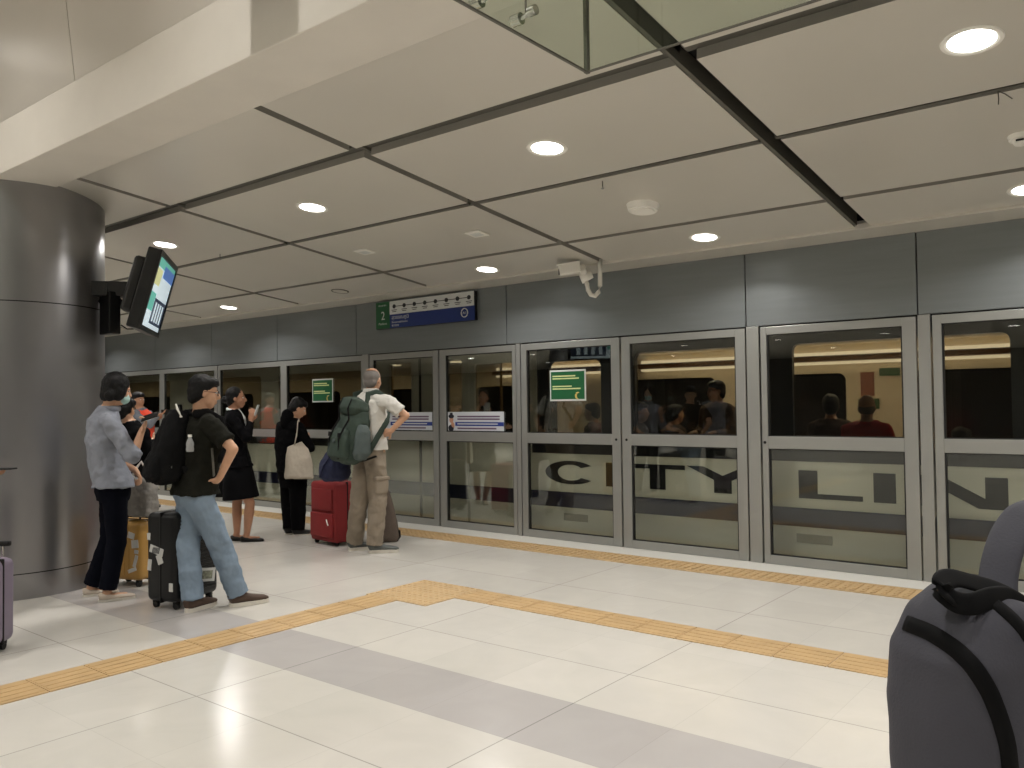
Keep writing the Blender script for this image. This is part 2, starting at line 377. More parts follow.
# ------------------------------------------------------------------ downlights
def downlight(x, y, label, power=70, z=None, M=CM, r=.105, light=True, spread=150):
    c = M @ V((x, (y-CY0)*ca, 0)) if z is None else V((x, y, z))
    rx = SL if z is None else 0
    t = thing('downlight', label, 'ceiling light', c, rot=(rx, 0, 0), group='round recessed downlights')
    bm = B()
    prof = [(.100, -.001), (.112, -.006), (.128, -.006), (.132, 0.0)]; rings = []
    for rr, zz in prof: rings.append([bm.verts.new((rr*r/.105*math.cos(2*PI*k/32), rr*r/.105*math.sin(2*PI*k/32), zz)) for k in range(32)])
    for a, b in zip(rings, rings[1:]):
        for k in range(32): bm.faces.new((a[k], a[(k+1) % 32], b[(k+1) % 32], b[k]))
    obj('trim_ring', bm, M_white, t, local=True)
    bm = B(); cyl(bm, V((0, 0, -.0015)), V((0, 0, .004)), r*.97, seg=32); obj('diffuser', bm, M_lamp, t, local=True)
    if light:
        ld = bpy.data.lights.new('downlight_beam', 'AREA'); ld.shape = 'DISK'; ld.size = r*1.8; ld.energy = power; ld.color = (1, .968, .935); ld.spread = math.radians(spread)
        lo = bpy.data.objects.new('downlight_beam', ld); COL.objects.link(lo); lo.parent = t; lo.location = (0, 0, -.012)
LP = 25
for i, (x, l) in enumerate(((4.1, 'beyond the right edge'), (1.72, 'beyond the right edge'), (-.67, 'largest, at upper right'), (-3.08, 'in the panel above the middle doors'), (-5.47, 'second to the right of the monitor'),
              (-7.8, 'just above the hanging monitor'), (-10.2, 'far down the platform'), (-12.6, 'far down the platform'), (-15, 'far down the platform'), (-17.4, 'far down the platform'))):
    downlight(x, 4.25, 'bright round downlight, inner row, '+l, LP)
for i, (x, l) in enumerate(((1.7, 'beyond the right edge'), (-.70, 'cut by the right edge of the view'), (-3.04, 'above the city line lettering door'), (-5.45, 'above the blue platform sign'),
              (-10.13, 'to the right of the hanging monitor'), (-12.5, 'far down the platform'), (-14.9, 'far down the platform'))):
    downlight(x, 6.44, 'round downlight, row by the doors, '+l, LP*.8)
for x in (-12, -9.2, -6.4, -3.6, -.8, 2, 4.8):
    for y in (1.2, -2.2): downlight(x, y, 'round downlight in the tall ceiling behind the beam', 30 if y < 0 else 24, z=4.9, r=.12, spread=150 if y < 0 else 115)

for k in range(-5, 3):
    for y in (-4.6, -8.6): downlight(-4.8+2.4*k, y, 'round downlight in the low ceiling behind the viewer', 60, z=2.9)

# ------------------------------------------------------------------ steel column
cx0, cy0, cr = -7.6, 2.8, .69
def ring_wall(bm, r, z0, z1, seg=96, th=.01):
    tube(bm, [V((cx0, cy0, z0)), V((cx0, cy0, z1))], [r, r], seg, caps=False)
bm = B(); ring_wall(bm, cr, .2, 2.30); c1 = struct('column', bm, M_col, smooth=False)
bm = B(); ring_wall(bm, cr+.0, 2.308, 3.32); obj('upper_sleeve', bm, M_col, c1)
bm = B(); ring_wall(bm, cr+.004, .0, .193); obj('plinth', bm, M_col, c1)
bm = B(); ring_wall(bm, cr-.01, .0, 3.35); obj('core', bm, M_slot, c1)
for o in [c1]+list(c1.children):
    for p in o.data.polygons: p.use_smooth = len(p.vertices) == 4
# ------------------------------------------------------------------ hanging monitor pair on the column bracket
wd = V((-.80, .60, 0)).normalized(); nh = V((.6, .8, 0)); tl = math.radians(15)
uu = (ZV*math.cos(tl) + nh*math.sin(tl)).normalized(); nn = (nh*math.cos(tl) - ZV*math.sin(tl)).normalized()
P0 = at(161, 252, 6.8)      # upper near corner of the screen face
TW, TH = .88, .64
def tvf(a, b, c): return P0 + wd*a - uu*b + nn*c
tv = thing('hanging_monitor', 'black flat monitor with lit timetable screen hung beside the steel column', 'monitor', tvf(TW/2, TH, -.1))
M_tv = mat('monitor_case', (17, 17, 18), .35)
TVM = Matrix(((wd.x, -uu.x, nn.x, P0.x), (wd.y, -uu.y, nn.y, P0.y), (wd.z, -uu.z, nn.z, P0.z), (0, 0, 0, 1)))
bm = B(); rbox(bm, -.02, TW+.02, -.02, TH+.02, -.10, -.002, .012, 2, TVM); obj('housing', bm, M_tv, tv)
bm = B()
for a, b, c, d in ((-.02, TW+.02, -.02, .02), (-.02, TW+.02, TH-.02, TH+.02), (-.02, .02, .02, TH-.02), (TW-.02, TW+.02, .02, TH-.02)): box(bm, a, b, c, d, -.01, .012, TVM)
obj('bezel', bm, M_tv, tv)
SCR = [('screen_white', (190, 205, 212), .75), ('screen_teal', (90, 165, 150), .7), ('screen_blue', (70, 105, 165), .7), ('screen_navy', (40, 50, 70), .6), ('screen_yellow', (190, 192, 140), .7)]
sm = [mat(n, c, .3, emit=e) for n, c, e in SCR]
bm = B()
def q(a0, a1, b0, b1, mi, z=.003): box(bm, a0*TW, a1*TW, b0*TH, b1*TH, z-.002, z, TVM, mi)
q(.03, .97, .04, .96, 0, .001); q(.03, .97, .04, .16, 1, .003); q(.4, .97, .10, .26, 2, .005); q(.03, .35, .18, .40, 4, .003); q(.35, .97, .55, .90, 3, .003); q(.03, .33, .50, .74, 1, .003)
for k in range(4): q(.42+.13*k, .48+.13*k, .60, .86, 0, .006)
o = obj('screen', bm, sm, tv)
# second monitor back to back, leaning the other way
nh2 = -nh; uu2 = (ZV*math.cos(tl)+nh2*math.sin(tl)).normalized(); nn2 = (nh2*math.cos(tl)-ZV*math.sin(tl)).normalized()
P1 = tvf(TW, .05, -.36) + wd*0
TVM2 = Matrix(((-wd.x, -uu.x, nn.x, 0), (-wd.y, -uu.y, nn.y, 0), (-wd.z, -uu.z, nn.z, 0), (0, 0, 0, 1)))
bm = B(); rbox(bm, .1, TW-.1, .06, TH-.1, -.21, -.10, .03, 2, TVM); obj('rear_box', bm, M_tv, tv)
bm = B()
top = at(112, 298, 7.05)
box(bm, -.1, .5, -.1, .1, -.06, .06, Matrix.Translation(tvf(.35, .36, -.28)) @ Matrix(((nh.x, wd.x, 0, 0), (nh.y, wd.y, 0, 0), (0, 0, 1, 0), (0, 0, 0, 1))) @ Matrix.Translation((-.18, 0, 0)) @ Matrix.Diagonal((.55, 1, 1, 1)))
obj('mount', bm, M_tv, tv)
br = tv
bm = B(); a0 = at(94, 318, 7.02); 
pa = at(112, 302, 7.0); pb = V((-7.05, 3.2, pa.z)); a_end = tvf(.35, .36, -.3)
rbox(bm, -.02, .16, -.05, .05, -.30, .06, .01, 2, Matrix.Translation(at(106, 300, 7.03)))
obj('drop_box', bm, M_tv, br)
bm = B(); tube(bm, [at(103, 302, 7.05), at(115, 300, 7.0), V((a_end.x, a_end.y, pa.z-.02))], [.055, .055, .05], 4, hint=ZV); obj('arm', bm, M_tv, br)
bm = B(); box(bm, -.05, .04, -.055, -.05, -.05, .05, Matrix.Translation(at(111, 290, 6.98))); obj('cover_plate', bm, mat('dull_plate', (88, 88, 90), .4, metal=.5), br)
bm = B(); tube(bm, [at(121, 325, 7.0), at(127, 329, 7.0), at(133, 329, 7.0), at(137, 324, 7.0)], .006, 6); obj('cable', bm, M_blk, br)

# ------------------------------------------------------------------ platform sign
M_sg = mat('sign_green', (22, 84, 48), .4); M_sb = mat('sign_blue', (22, 46, 110), .4); M_sw = mat('sign_white', (205, 208, 205), .4)
M_ink = mat('sign_ink', (40, 42, 46), .5)
ps = thing('platform_sign', 'long blue and green platform 2 sign with station strip above the doors', 'sign', (-7.09, WY-.05, 2.43))
Y = WY-.07
bm = B(); box(bm, -7.92, -6.25, Y, WY-.02, 2.435, 2.775); obj('backing', bm, M_blk, ps)
bm = B(); box(bm, -7.92, -7.665, Y-.006, Y, 2.435, 2.775); obj('green_panel', bm, M_sg, ps)
bm = B(); box(bm, -7.665, -6.25, Y-.006, Y, 2.435, 2.605); obj('blue_panel', bm, M_sb, ps)
bm = B(); box(bm, -7.665, -6.255, Y-.008, Y, 2.605, 2.772); obj('station_strip', bm, M_sw, ps)
bm = B(); box(bm, -7.58, -6.33, Y-.011, Y-.008, 2.700, 2.708)
for k in range(8):
    x = -7.58+k*.179; cyl(bm, V((x, Y-.008, 2.704)), V((x, Y-.014, 2.704)), .026, seg=16)
    for j, w in ((0, .048), (1, .034)): box(bm, x-w, x+w, Y-.010, Y-.008, 2.655-j*.02, 2.663-j*.02)
obj('station_map', bm, M_ink, ps)
wall_text('numeral', '2', -7.825, Y-.008, 2.55, .15, M_sw, ps)
wall_text('lettering', 'ชานชาลา', -7.87, Y-.008, 2.72, .035, M_sw, ps, .14)
wall_text('lettering', 'Platform', -7.87, Y-.008, 2.485, .04, M_sw, ps, .15)
wall_text('lettering', 'สุวรรณภูมิ', -7.63, Y-.008, 2.545, .062, M_sw, ps, .30)
wall_text('lettering', 'Suvarnabhumi', -7.63, Y-.008, 2.495, .036, M_sw, ps, .28)
wall_text('lettering', '素万那普', -7.63, Y-.008, 2.455, .028, M_sw, ps, .13)
bm = B(); tube(bm, [V((-6.40+.05*math.cos(a), Y-.009, 2.53+.05*math.sin(a))) for a in [2*PI*k/24 for k in range(24)]], .006, 6, closed=True); obj('line_badge', bm, M_sw, ps)
wall_text('lettering', 'A1', -6.43, Y-.009, 2.515, .045, M_sw, ps, .055)

# green notices, banners on the glass
M_nt = mat('notice_text', (205, 215, 150), .5)
def notice(x0, x1, z0, z1, label):
    n = thing('notice', label, 'notice', ((x0+x1)/2, WY-.02, z0)); y = WY-.016
    bm = B(); box(bm, x0, x1, y, y+.006, z0, z1); obj('sheet', bm, M_sw, n)
    bm = B(); box(bm, x0+.015, x1-.015, y-.002, y, z0+.018, z1-.018); obj('green_field', bm, mat('notice_green', (26, 92, 54), .4), n)
    bm = B(); w = x1-x0
    for k, (a, b, h) in enumerate(((.08, .72, .80), (.08, .82, .72), (.08, .62, .47), (.08, .86, .39))):
        bm = B(); xx = x0+a*w
        while xx < x0+b*w:
            l = .04; box(bm, xx, min(xx+.046, x0+b*w), y-.003, y-.002, z0+h*(z1-z0)-.006, z0+h*(z1-z0)+.007); xx += .046
        bmesh.ops.remove_doubles(bm, verts=bm.verts, dist=.0005); obj('text_line', bm, M_nt, n)
    
    bm = B(); c = V((x0+.8*w, y-.003, z0+.16*(z1-z0)))
    tube(bm, [c+V((.03*math.cos(a), 0, .035*math.sin(a))) for a in [1.2+k*.4 for k in range(10)]], [.003+.009*math.sin(PI*k/9) for k in range(10)], 6)
    obj('emblem', bm, mat('notice_emblem', (220, 196, 110), .5), n)
notice(-5.23, -4.77, 1.485, 1.815, 'green notice with pale text on the glass above the letter C')
notice(-9.30, -8.86, 1.52, 1.84, 'green notice with pale text on the glass left of the grey-haired person')
M_bink = mat('banner_ink', (96, 72, 96), .5)
def banner(x0, x1, z0, z1, label, officer):
    n = thing('banner', label, 'banner', ((x0+x1)/2, WY-.02, z0)); y = WY-.016; w = x1-x0; h = z1-z0
    bm = B(); box(bm, x0, x1, y, y+.004, z0, z1); obj('sheet', bm, mat('banner_white', (198, 202, 208), .45), n)
    bm = B(); box(bm, x0+.14*w, x1, y-.002, y, z0+.25*h, z0+.46*h); obj('blue_band', bm, mat('banner_blue', (30, 52, 130), .45), n)
    bm = B()
    for (f, col) in ((.76, 0), (.62, 0), (.13, 0)):
        bm = B(); box(bm, x0+.18*w, x1-.06*w-.1*abs(f-.7), y-.002, y, z0+f*h-.010, z0+f*h+.007); obj('text_line', bm, M_bink, n)
    bm = B(); box(bm, x0+.18*w, x1-.1*w, y-.003, y-.002, z0+.36*h-.006, z0+.36*h+.006); obj('text_line', bm, M_sw, n)
    if officer:
        c = V((x0+.07*w, y-.004, z0))
        bm = B(); ellipsoid(bm, c+V((0, 0, .125)), (V((.032, 0, 0)), V((0, .003, 0)), V((0, 0, .036)))); ellipsoid(bm, c+V((.02, 0, .06)), (V((.03, 0, 0)), V((0, .003, 0)), V((0, 0, .04)))); obj('officer_face', bm, mat('print_skin', (190, 140, 112), .5), n)
        bm = B(); ellipsoid(bm, c+V((0, -.002, .168)), (V((.046, 0, 0)), V((0, .003, 0)), V((0, 0, .024)))); box(bm, c.x-.02, c.x+.02, y-.006, y-.003, z0+.18, z0+.212); obj('officer_cap', bm, mat('print_dark', (26, 28, 40), .5), n)
        bm = B(); ellipsoid(bm, c+V((-.005, -.001, .03)), (V((.045, 0, 0)), V((0, .002, 0)), V((0, 0, .04)))); obj('officer_uniform', bm, MATS['print_dark'], n)
banner(-6.74, -5.88, 1.155, 1.375, 'white banner with blue band and a printed uniformed officer on the glass', True)
banner(-7.85, -7.0, 1.155, 1.375, 'white banner with blue band beside the elbow of the white-shirted person', False)

# ------------------------------------------------------------------ ceiling fittings
def slope_pt(px, py): 
    n = CM.to_3x3() @ ZV; p = V((0, CY0, CZ0)); d = ray(px, py); return CP + d*((p-CP).dot(n)/d.dot(n))
c = slope_pt(643, 205)
t = thing('smoke_detector', 'white round ceiling speaker disc in the panel above the letter Y door', 'ceiling speaker', c, rot=(SL, 0, 0))
bm = B(); cyl(bm, V((0, 0, -.045)), V((0, 0, 0)), .110, .125, 32); obj('body', bm, M_white, t, local=True); t.name = 'ceiling_speaker'
bm = B(); cyl(bm, V((0, 0, -.055)), V((0, 0, -.045)), .085, .09, 32); obj('grille', bm, M_white, t, local=True)
c = slope_pt(1021, 136)
t = thing('smoke_detector', 'small white smoke detector at the right edge of the ceiling', 'smoke detector', c, rot=(SL, 0, 0))
bm = B(); cyl(bm, V((0, 0, -.025)), V((0, 0, 0)), .06, .07, 28); obj('base', bm, M_white, t, local=True)
bm = B(); cyl(bm, V((0, 0, -.05)), V((0, 0, -.025)), .035, .05, 28); obj('sensor', bm, M_white, t, local=True)
bm = B(); box(bm, -.02, .02, -.052, -.046, -.045, -.035); obj('slot', bm, M_blk, t, local=True)
for (px, py, l) in ((477, 233, 'pale rectangular plate in the ceiling left of the middle downlight'), (365, 251, 'small pale plate in the ceiling above the platform sign')):
    c = slope_pt(px, py); t = thing('ceiling_plate', l, 'ceiling plate', c, rot=(SL, 0, 0), group=None)
    bm = B(); rbox(bm, -.085, .085, -.075, .075, -.014, .0, .005, 2); obj('cover', bm, M_white, t, local=True)
    bm = B(); box(bm, -.05, .05, -.04, .04, -.017, -.014); obj('inset', bm, M_sw, t, local=True)
c = slope_pt(340, 291)
t = thing('ceiling_speaker', 'flat round speaker ring in the ceiling left of the platform sign', 'ceiling speaker', c, rot=(SL, 0, 0))
bm = B(); tube(bm, [V((.1*math.cos(a), .1*math.sin(a), -.002)) for a in [2*PI*k/32 for k in range(32)]], .007, 6, closed=True); obj('ring', bm, M_track, t, local=True)
bm = B(); cyl(bm, V((0, 0, -.006)), V((0, 0, 0)), .09, seg=32); obj('grille', bm, M_ceil, t, local=True)
for (px, py, l, n) in ((602.5, 181, 'tiny sprinkler hanging from the ceiling joint above the speaker disc', 1), (220, 254, 'tiny sprinkler hanging from the joint right of the monitor', 1), (998, 91, 'thin loose wires hanging from the ceiling joint at the right', 3)):
    c = slope_pt(px, py); nm = 'loose_wire' if n == 3 else 'sprinkler'
    t = thing(nm, l, 'wire' if n == 3 else 'sprinkler', c)
    if n == 1:
        bm = B(); cyl(bm, V((0, 0, 0)), V((0, 0, -.05)), .004, seg=8); obj('stem', bm, M_track, t, local=True)
        bm = B(); cyl(bm, V((0, 0, -.05)), V((0, 0, -.058)), .012, .008, 12); obj('head', bm, M_chrome, t, local=True)
    else:
        for a, b in (((0, 0, -.07), (.002, 0, -.04)), ((.06, .02, -.05), (.03, .01, -.02))):
            bm = B(); tube(bm, [V((0, 0, 0)), V(b), V(a)], .003, 6); obj('strand', bm, M_track, t, local=True)

# security camera hanging on a hooked tube
Dc = (slope_pt(599, 262)-CP).dot(FV)
t = thing('security_camera', 'white security camera on a hooked tube hanging from the ceiling', 'security camera', at(599, 262, Dc))
k_ = [(600, 259), (600, 275), (600, 286), (598.5, 292), (595, 296), (591, 295), (588, 290), (587, 284), (585, 279)]
bm = B(); tube(bm, [at(x, y, Dc) for x, y in k_], .022, 12); obj('hooked_tube', bm, M_white, t, smooth=True)
bm = B(); a = at(559, 271, Dc-.02); b = at(580, 267.5, Dc-.02); s, u, d = basis(b-a)
Mx = Matrix(((s.x, u.x, d.x, a.x), (s.y, u.y, d.y, a.y), (s.z, u.z, d.z, a.z), (0, 0, 0, 1)))
rbox(bm, -.05, .05, -.05, .05, 0, (b-a).length, .012, 3, Mx); rbox(bm, -.058, .058, .046, .058, -.02, (b-a).length+.01, .004, 2, Mx); obj('housing', bm, M_white, t)
bm = B(); cyl(bm, at(558.6, 271, Dc-.02), at(560, 271, Dc-.02), .038, seg=20); obj('lens', bm, M_blk, t)
bm = B(); rcone(bm, at(582, 268, Dc), .035, at(584, 275, Dc), .045); tube(bm, [at(581, 279, Dc), at(592, 274.5, Dc)], [.05, .035], 12); obj('swivel', bm, M_white, t, smooth=True)

# glass smoke curtain with round clamps
gc = on_z(587, 72, 2.75)
gs = thing('smoke_curtain', 'hanging glass smoke curtain with dark edges and steel clamps at the top of the view', 'glass screen', (gc.x, gc.y, 2.75))
bm = B(); box(bm, gc.x, 9.9, gc.y-.006, gc.y+.006, 2.752, 3.24); obj('glass_sheet', bm, M_glass2, gs)
bm = B(); box(bm, gc.x-.006, gc.x+.006, -1.5, gc.y-.012, 2.752, 4.85); obj('glass_sheet', bm, M_glass2, gs)
bm = B(); box(bm, gc.x-.008, gc.x+.008, gc.y-.010, gc.y+.010, 2.745, 4.85); obj('corner_seal', bm, M_track, gs)
bm = B(); box(bm, gc.x+.01, 9.9, gc.y-.006, gc.y+.006, 2.747, 2.752); box(bm, gc.x-.006, gc.x+.006, -1.5, gc.y-.01, 2.746, 2.752); obj('edge_seal', bm, M_track, gs)
for (px, py) in ((517, 20), (477, 3)):
    d = ray(px, py); c = CP + d*((gc.x-.03)/d.x)
    bm = B(); cyl(bm, c-V((.02, 0, 0)), c+V((.02, 0, 0)), .021, seg=24); cyl(bm, c+V((.02, 0, 0)), c+V((.075, .0, .012)), .009); cyl(bm, c+V((.055, .0, .012)), c+V((.085, .0, .012)), .018, .018, 16)
    cl = obj('clamp', bm, M_chrome, gs, smooth=False)
    bm = B(); cyl(bm, c+V((.04, 0, .01)), c+V((.04, 0, .9)), .004, seg=8); obj('hanger_rod', bm, M_track, gs)

# ------------------------------------------------------------------ train
TY = 7.55
tr = thing('train', 'cream train with dark blue stripe and CITY LINE lettering behind the screen doors', 'train', (-5, 8.9, -.6))
M_cream = mat('train_cream', (214, 212, 198), .35, noise=.03, nscale=1.2); M_beige = mat('train_beige', (160, 156, 142), .4, noise=.03)
M_band = mat('train_dark_band', (22, 22, 22), .3); M_blue = mat('train_blue', (22, 26, 58), .35); M_let = mat('train_letter', (14, 15, 18), .4)
M_int = mat('train_interior', (226, 212, 186), .5)
def holes_wall(name, x0, x1, z0, z1, holes, m, y0, y1, rad=.07):
    bm = B(); hs = sorted(holes); cur = x0
    for a, b, c, d in hs:
        if a > cur: box(bm, cur, a, y0, y1, z0, z1)
        if c > z0: box(bm, a, b, y0, y1, z0, c)
        if d < z1: box(bm, a, b, y0, y1, d, z1)
        r = min(rad, (b-a)/3)      # rounded corners
        for (cx, cz, sx, sz) in ((a, c, 1, 1), (b, c, -1, 1), (a, d, 1, -1), (b, d, -1, -1)):
            arc = [(cx+sx*(r-r*math.cos(t)), cz+sz*(r-r*math.sin(t))) for t in [PI/2*k/6 for k in range(7)]]
            pr = [(cx, cz)]+arc
            f = [bm.verts.new((x, y0, z)) for x, z in pr]; g = [bm.verts.new((x, y1, z)) for x, z in pr]
            bm.faces.new(f); bm.faces.new(g[::-1])
            for i in range(len(pr)): bm.faces.new((f[i], g[i], g[(i+1) % len(pr)], f[(i+1) % len(pr)]))
        cur = b
    box(bm, cur, x1, y0, y1, z0, z1); bmesh.ops.recalc_face_normals(bm, faces=bm.faces)
    return obj(name, bm, m, tr)
bm = B(); box(bm, -24, 9, TY, TY+.06, -.6, .90); obj('lower_side', bm, M_cream, tr)
bm = B(); box(bm, -24, 9, TY-.004, TY, .305, .475); obj('blue_stripe', bm, M_blue, tr)
bm = B(); box(bm, -24, -8.35, TY-.004, TY, .90, 1.0); box(bm, -5.74, 9, TY-.004, TY+.06, .90, 1.0); obj('dark_sill', bm, M_band, tr)
bm = B(); box(bm, -8.35, -5.74, TY, TY+.06, .90, 1.0); obj('door_sill', bm, M_cream, tr)
WL = [(-5.50, -4.80, 1.03, 1.93), (-4.38, -3.0, 1.03, 1.98), (-2.72, -.98, 1.03, 1.98), (.5, 2.2, 1.03, 1.98), (3, 4.8, 1.03, 1.98)]
holes_wall('window_band', -5.66, 9, 1.0, 2.6, WL, M_band, TY, TY+.06)
WD = [(-8.12, -7.70, 1.12, 2.02), (-7.06, -6.82, 1.12, 2.02), (-6.62, -5.78, 1.05, 1.95)]
holes_wall('door_leaf', -8.5, -5.66, 1.0, 2.08, WD, M_beige, TY, TY+.05, .04)
bm = B(); box(bm, -8.5, -5.66, TY+.0, TY+.06, 2.08, 2.6); obj('door_header', bm, M_band, tr)
bm = B(); box(bm, -7.56, -7.52, TY-.006, TY, .0, 2.06); obj('door_seam', bm, M_blk, tr)
bm = B(); box(bm, -6.74, -6.70, TY-.004, TY, .0, 2.06); obj('panel_joint', bm, M_beige, tr)
WF = [(-23.0, -21.2, 1.05, 1.95), (-20.6, -18.8, 1.05, 1.95), (-17.6, -15.9, 1.05, 1.95), (-15.4, -13.7, 1.05, 1.95), (-12.9, -11.0, 1.05, 1.95), (-10.55, -8.62, 1.05, 1.95)]
holes_wall('window_band', -24, -8.5, 1.0, 2.08, WF, M_beige, TY, TY+.05)
bm = B(); box(bm, -24, -8.5, TY+.0, TY+.06, 2.08, 2.6); obj('upper_side', bm, M_band, tr)
bm = B(); box(bm, -24, 9, TY+.0, 10.2, 2.6, 2.7); obj('roof', bm, M_band, tr)
bm = B(); box(bm, -24, 9, TY+.06, 10.2, -.25, -.05); box(bm, -24, 9, TY+.1, 10.1, -.05, .0); obj('floor_pan', bm, mat('train_floor', (70, 66, 60), .6), tr)
for (a, b, c, d) in WL+WD+WF:
    bm = B(); box(bm, a+.001, b-.001, TY+.035, TY+.04, c+.001, d-.001); obj('window_glass', bm, M_tglass, tr)
# far interior wall with dark windows
WI = [(-23, -21, .85, 1.75), (-20, -18, .85, 1.75), (-17, -15, .85, 1.75), (-14, -12.2, .85, 1.75), (-11.4, -9.6, .85, 1.75), (-8.8, -7.2, .85, 1.75), (-6.2, -4.65, .85, 1.78), (-4.3, -3.0, .85, 1.78), (-2.32, -1.0, .85, 1.78), (0, 2, .85, 1.78), (3, 5, .85, 1.78)]
holes_wall('inner_wall', -24, 9, .0, 2.15, WI, M_int, 10.1, 10.15, .09)
bm = B(); box(bm, -24, 9, 10.16, 10.2, -.6, 2.6); obj('outer_wall', bm, mat('night_glass', (24, 22, 19), .15), tr)
bm = B(); box(bm, -24, 9, TY+.08, 10.1, 2.12, 2.16); obj('inner_ceiling', bm, M_int, tr)
M_warm = bpy.data.materials.new('train_lamp'); M_warm.use_nodes = True; _b = M_warm.node_tree.nodes['Principled BSDF']; _b.inputs['Emission Color'].default_value = (1, .86, .64, 1); _b.inputs['Emission Strength'].default_value = 1.6
bm = B()
for a, b in ((-8.3, -5.9), (-5.7, -.95), (-.8, 9)): box(bm, a, b, 10.0, 10.09, 1.985, 2.03)
obj('light_strip', bm, M_warm, tr)
bm = B()
for a, b in ((-8.3, -5.9), (-5.7, -.95), (-.8, 9)): box(bm, a, b, 9.9, 10.09, 1.92, 1.985)
obj('luggage_rail', bm, mat('rail_brown', (120, 88, 58), .4), tr)
bm = B()
for a, b in ((-8.3, -5.9), (-5.7, -.95), (-.8, 9)): box(bm, a, b, 10.0, 10.09, 1.885, 1.915)
obj('light_strip', bm, M_warm, tr)
for x in (-22, -19, -16, -13, -10.5, -8, -4.55, -2.6, 0, 3):
    ld = bpy.data.lights.new('cabin_light', 'AREA'); ld.shape = 'RECTANGLE'; ld.size = 1.6; ld.size_y = .15; ld.energy = 16 if x > -5.7 else 8; ld.color = (1, .86, .66)
    lo = bpy.data.objects.new('cabin_light', ld); COL.objects.link(lo); lo.parent = tr; lo.matrix_parent_inverse = mw(tr).inverted(); lo.location = (x, 9.2, 2.1)
    bm = B(); box(bm, x-.8, x+.8, 9.12, 9.28, 2.105, 2.12); obj('cabin_lamp', bm, M_warm, tr)
bm = B()
for x0, x1 in ((-6.4, -4.7), (-4.5, -1.2), (0, 3), (-12.5, -9)):
    rbox(bm, x0, x1, 9.6, 10.08, .38, .48, .04, 3); rbox(bm, x0, x1, 9.98, 10.09, .48, 1.0, .04, 3)
    rbox(bm, x0, x1, TY+.08, TY+.52, .38, .48, .04, 3); rbox(bm, x0, x1, TY+.08, TY+.14, .48, .95, .03, 3)
obj('bench', bm, mat('seat_brown', (88, 52, 38), .7), tr)
for x in (-5.15, -7.3, -9.5):
    bm = B(); cyl(bm, V((x, 8.9, 0)), V((x, 8.9, 2.12)), .018, seg=12); obj('grab_pole', bm, mat('pole_brass', (176, 150, 104), .3, metal=.6), tr)
# interior posters
for (x0, x1, z0, z1, c) in ((-2.83, -2.68, 1.5, 1.78, (150, 96, 78)), (-2.86, -2.63, 1.35, 1.47, (66, 92, 60)), (-2.62, -2.40, 1.73, 1.82, (84, 110, 84))):
    bm = B(); box(bm, x0, x1, 10.085, 10.098, z0, z1); obj('poster', bm, mat('poster', c, .5), tr)
# lettering, block by block on the side panel
lt = B(); ly0, ly1 = TY-.005, TY-.0005; a, b = .565, .82
def poly(pts):
    f = [lt.verts.new((x, ly0, z)) for x, z in pts]; g = [lt.verts.new((x, ly1, z)) for x, z in pts]
    lt.faces.new(f); lt.faces.new(g[::-1])
    for i in range(len(pts)): lt.faces.new((f[i], g[i], g[(i+1) % len(pts)], f[(i+1) % len(pts)]))
def rect(x0, x1, z0, z1): poly([(x0, z0), (x1, z0), (x1, z1), (x0, z1)])
def arcband(cx, cz, rx, rz, tx, tz, t0, t1, n=26):
    for i in range(n):
        u0 = t0+(t1-t0)*i/n; u1 = t0+(t1-t0)*(i+1)/n
        poly([(cx+rx*math.cos(u0), cz+rz*math.sin(u0)), (cx+rx*math.cos(u1), cz+rz*math.sin(u1)), (cx+(rx-tx)*math.cos(u1), cz+(rz-tz)*math.sin(u1)), (cx+(rx-tx)*math.cos(u0), cz+(rz-tz)*math.sin(u0))])
arcband(-5.21, (a+b)/2, .345, .13, .17, .042, math.radians(38), math.radians(322))
rect(-4.75, -4.57, a, b)
rect(-4.44, -3.82, b-.045, b); rect(-4.22, -4.04, a, b-.045)
poly([(-3.80, b), (-3.62, b), (-3.42, .735), (-3.33, .69), (-3.51, .69)]); poly([(-3.04, b), (-3.22, b), (-3.42, .735), (-3.51, .69), (-3.33, .69)]); rect(-3.51, -3.33, a, .69)
rect(-2.68, -2.51, a, b); rect(-2.51, -2.12, a, a+.045)
rect(-2.03, -1.85, a, b)
rect(-1.70, -1.55, a, b); poly([(-1.70, b), (-1.50, b), (-1.03, a), (-1.23, a)]); rect(-1.18, -1.02, a, b)
rect(-.88, -.72, a, b); rect(-.72, -.30, b-.045, b); rect(-.72, -.30, a, a+.045); rect(-.72, -.36, .67, .71)
bmesh.ops.recalc_face_normals(lt, faces=lt.faces)
obj('lettering', lt, M_let, tr)
bm = B()
for x in (-5.15, -2.55, -8.9): rbox(bm, x-.16, x+.16, TY-.006, TY+.01, .16, .24, .003, 2)
obj('vent_cover', bm, M_beige, tr)

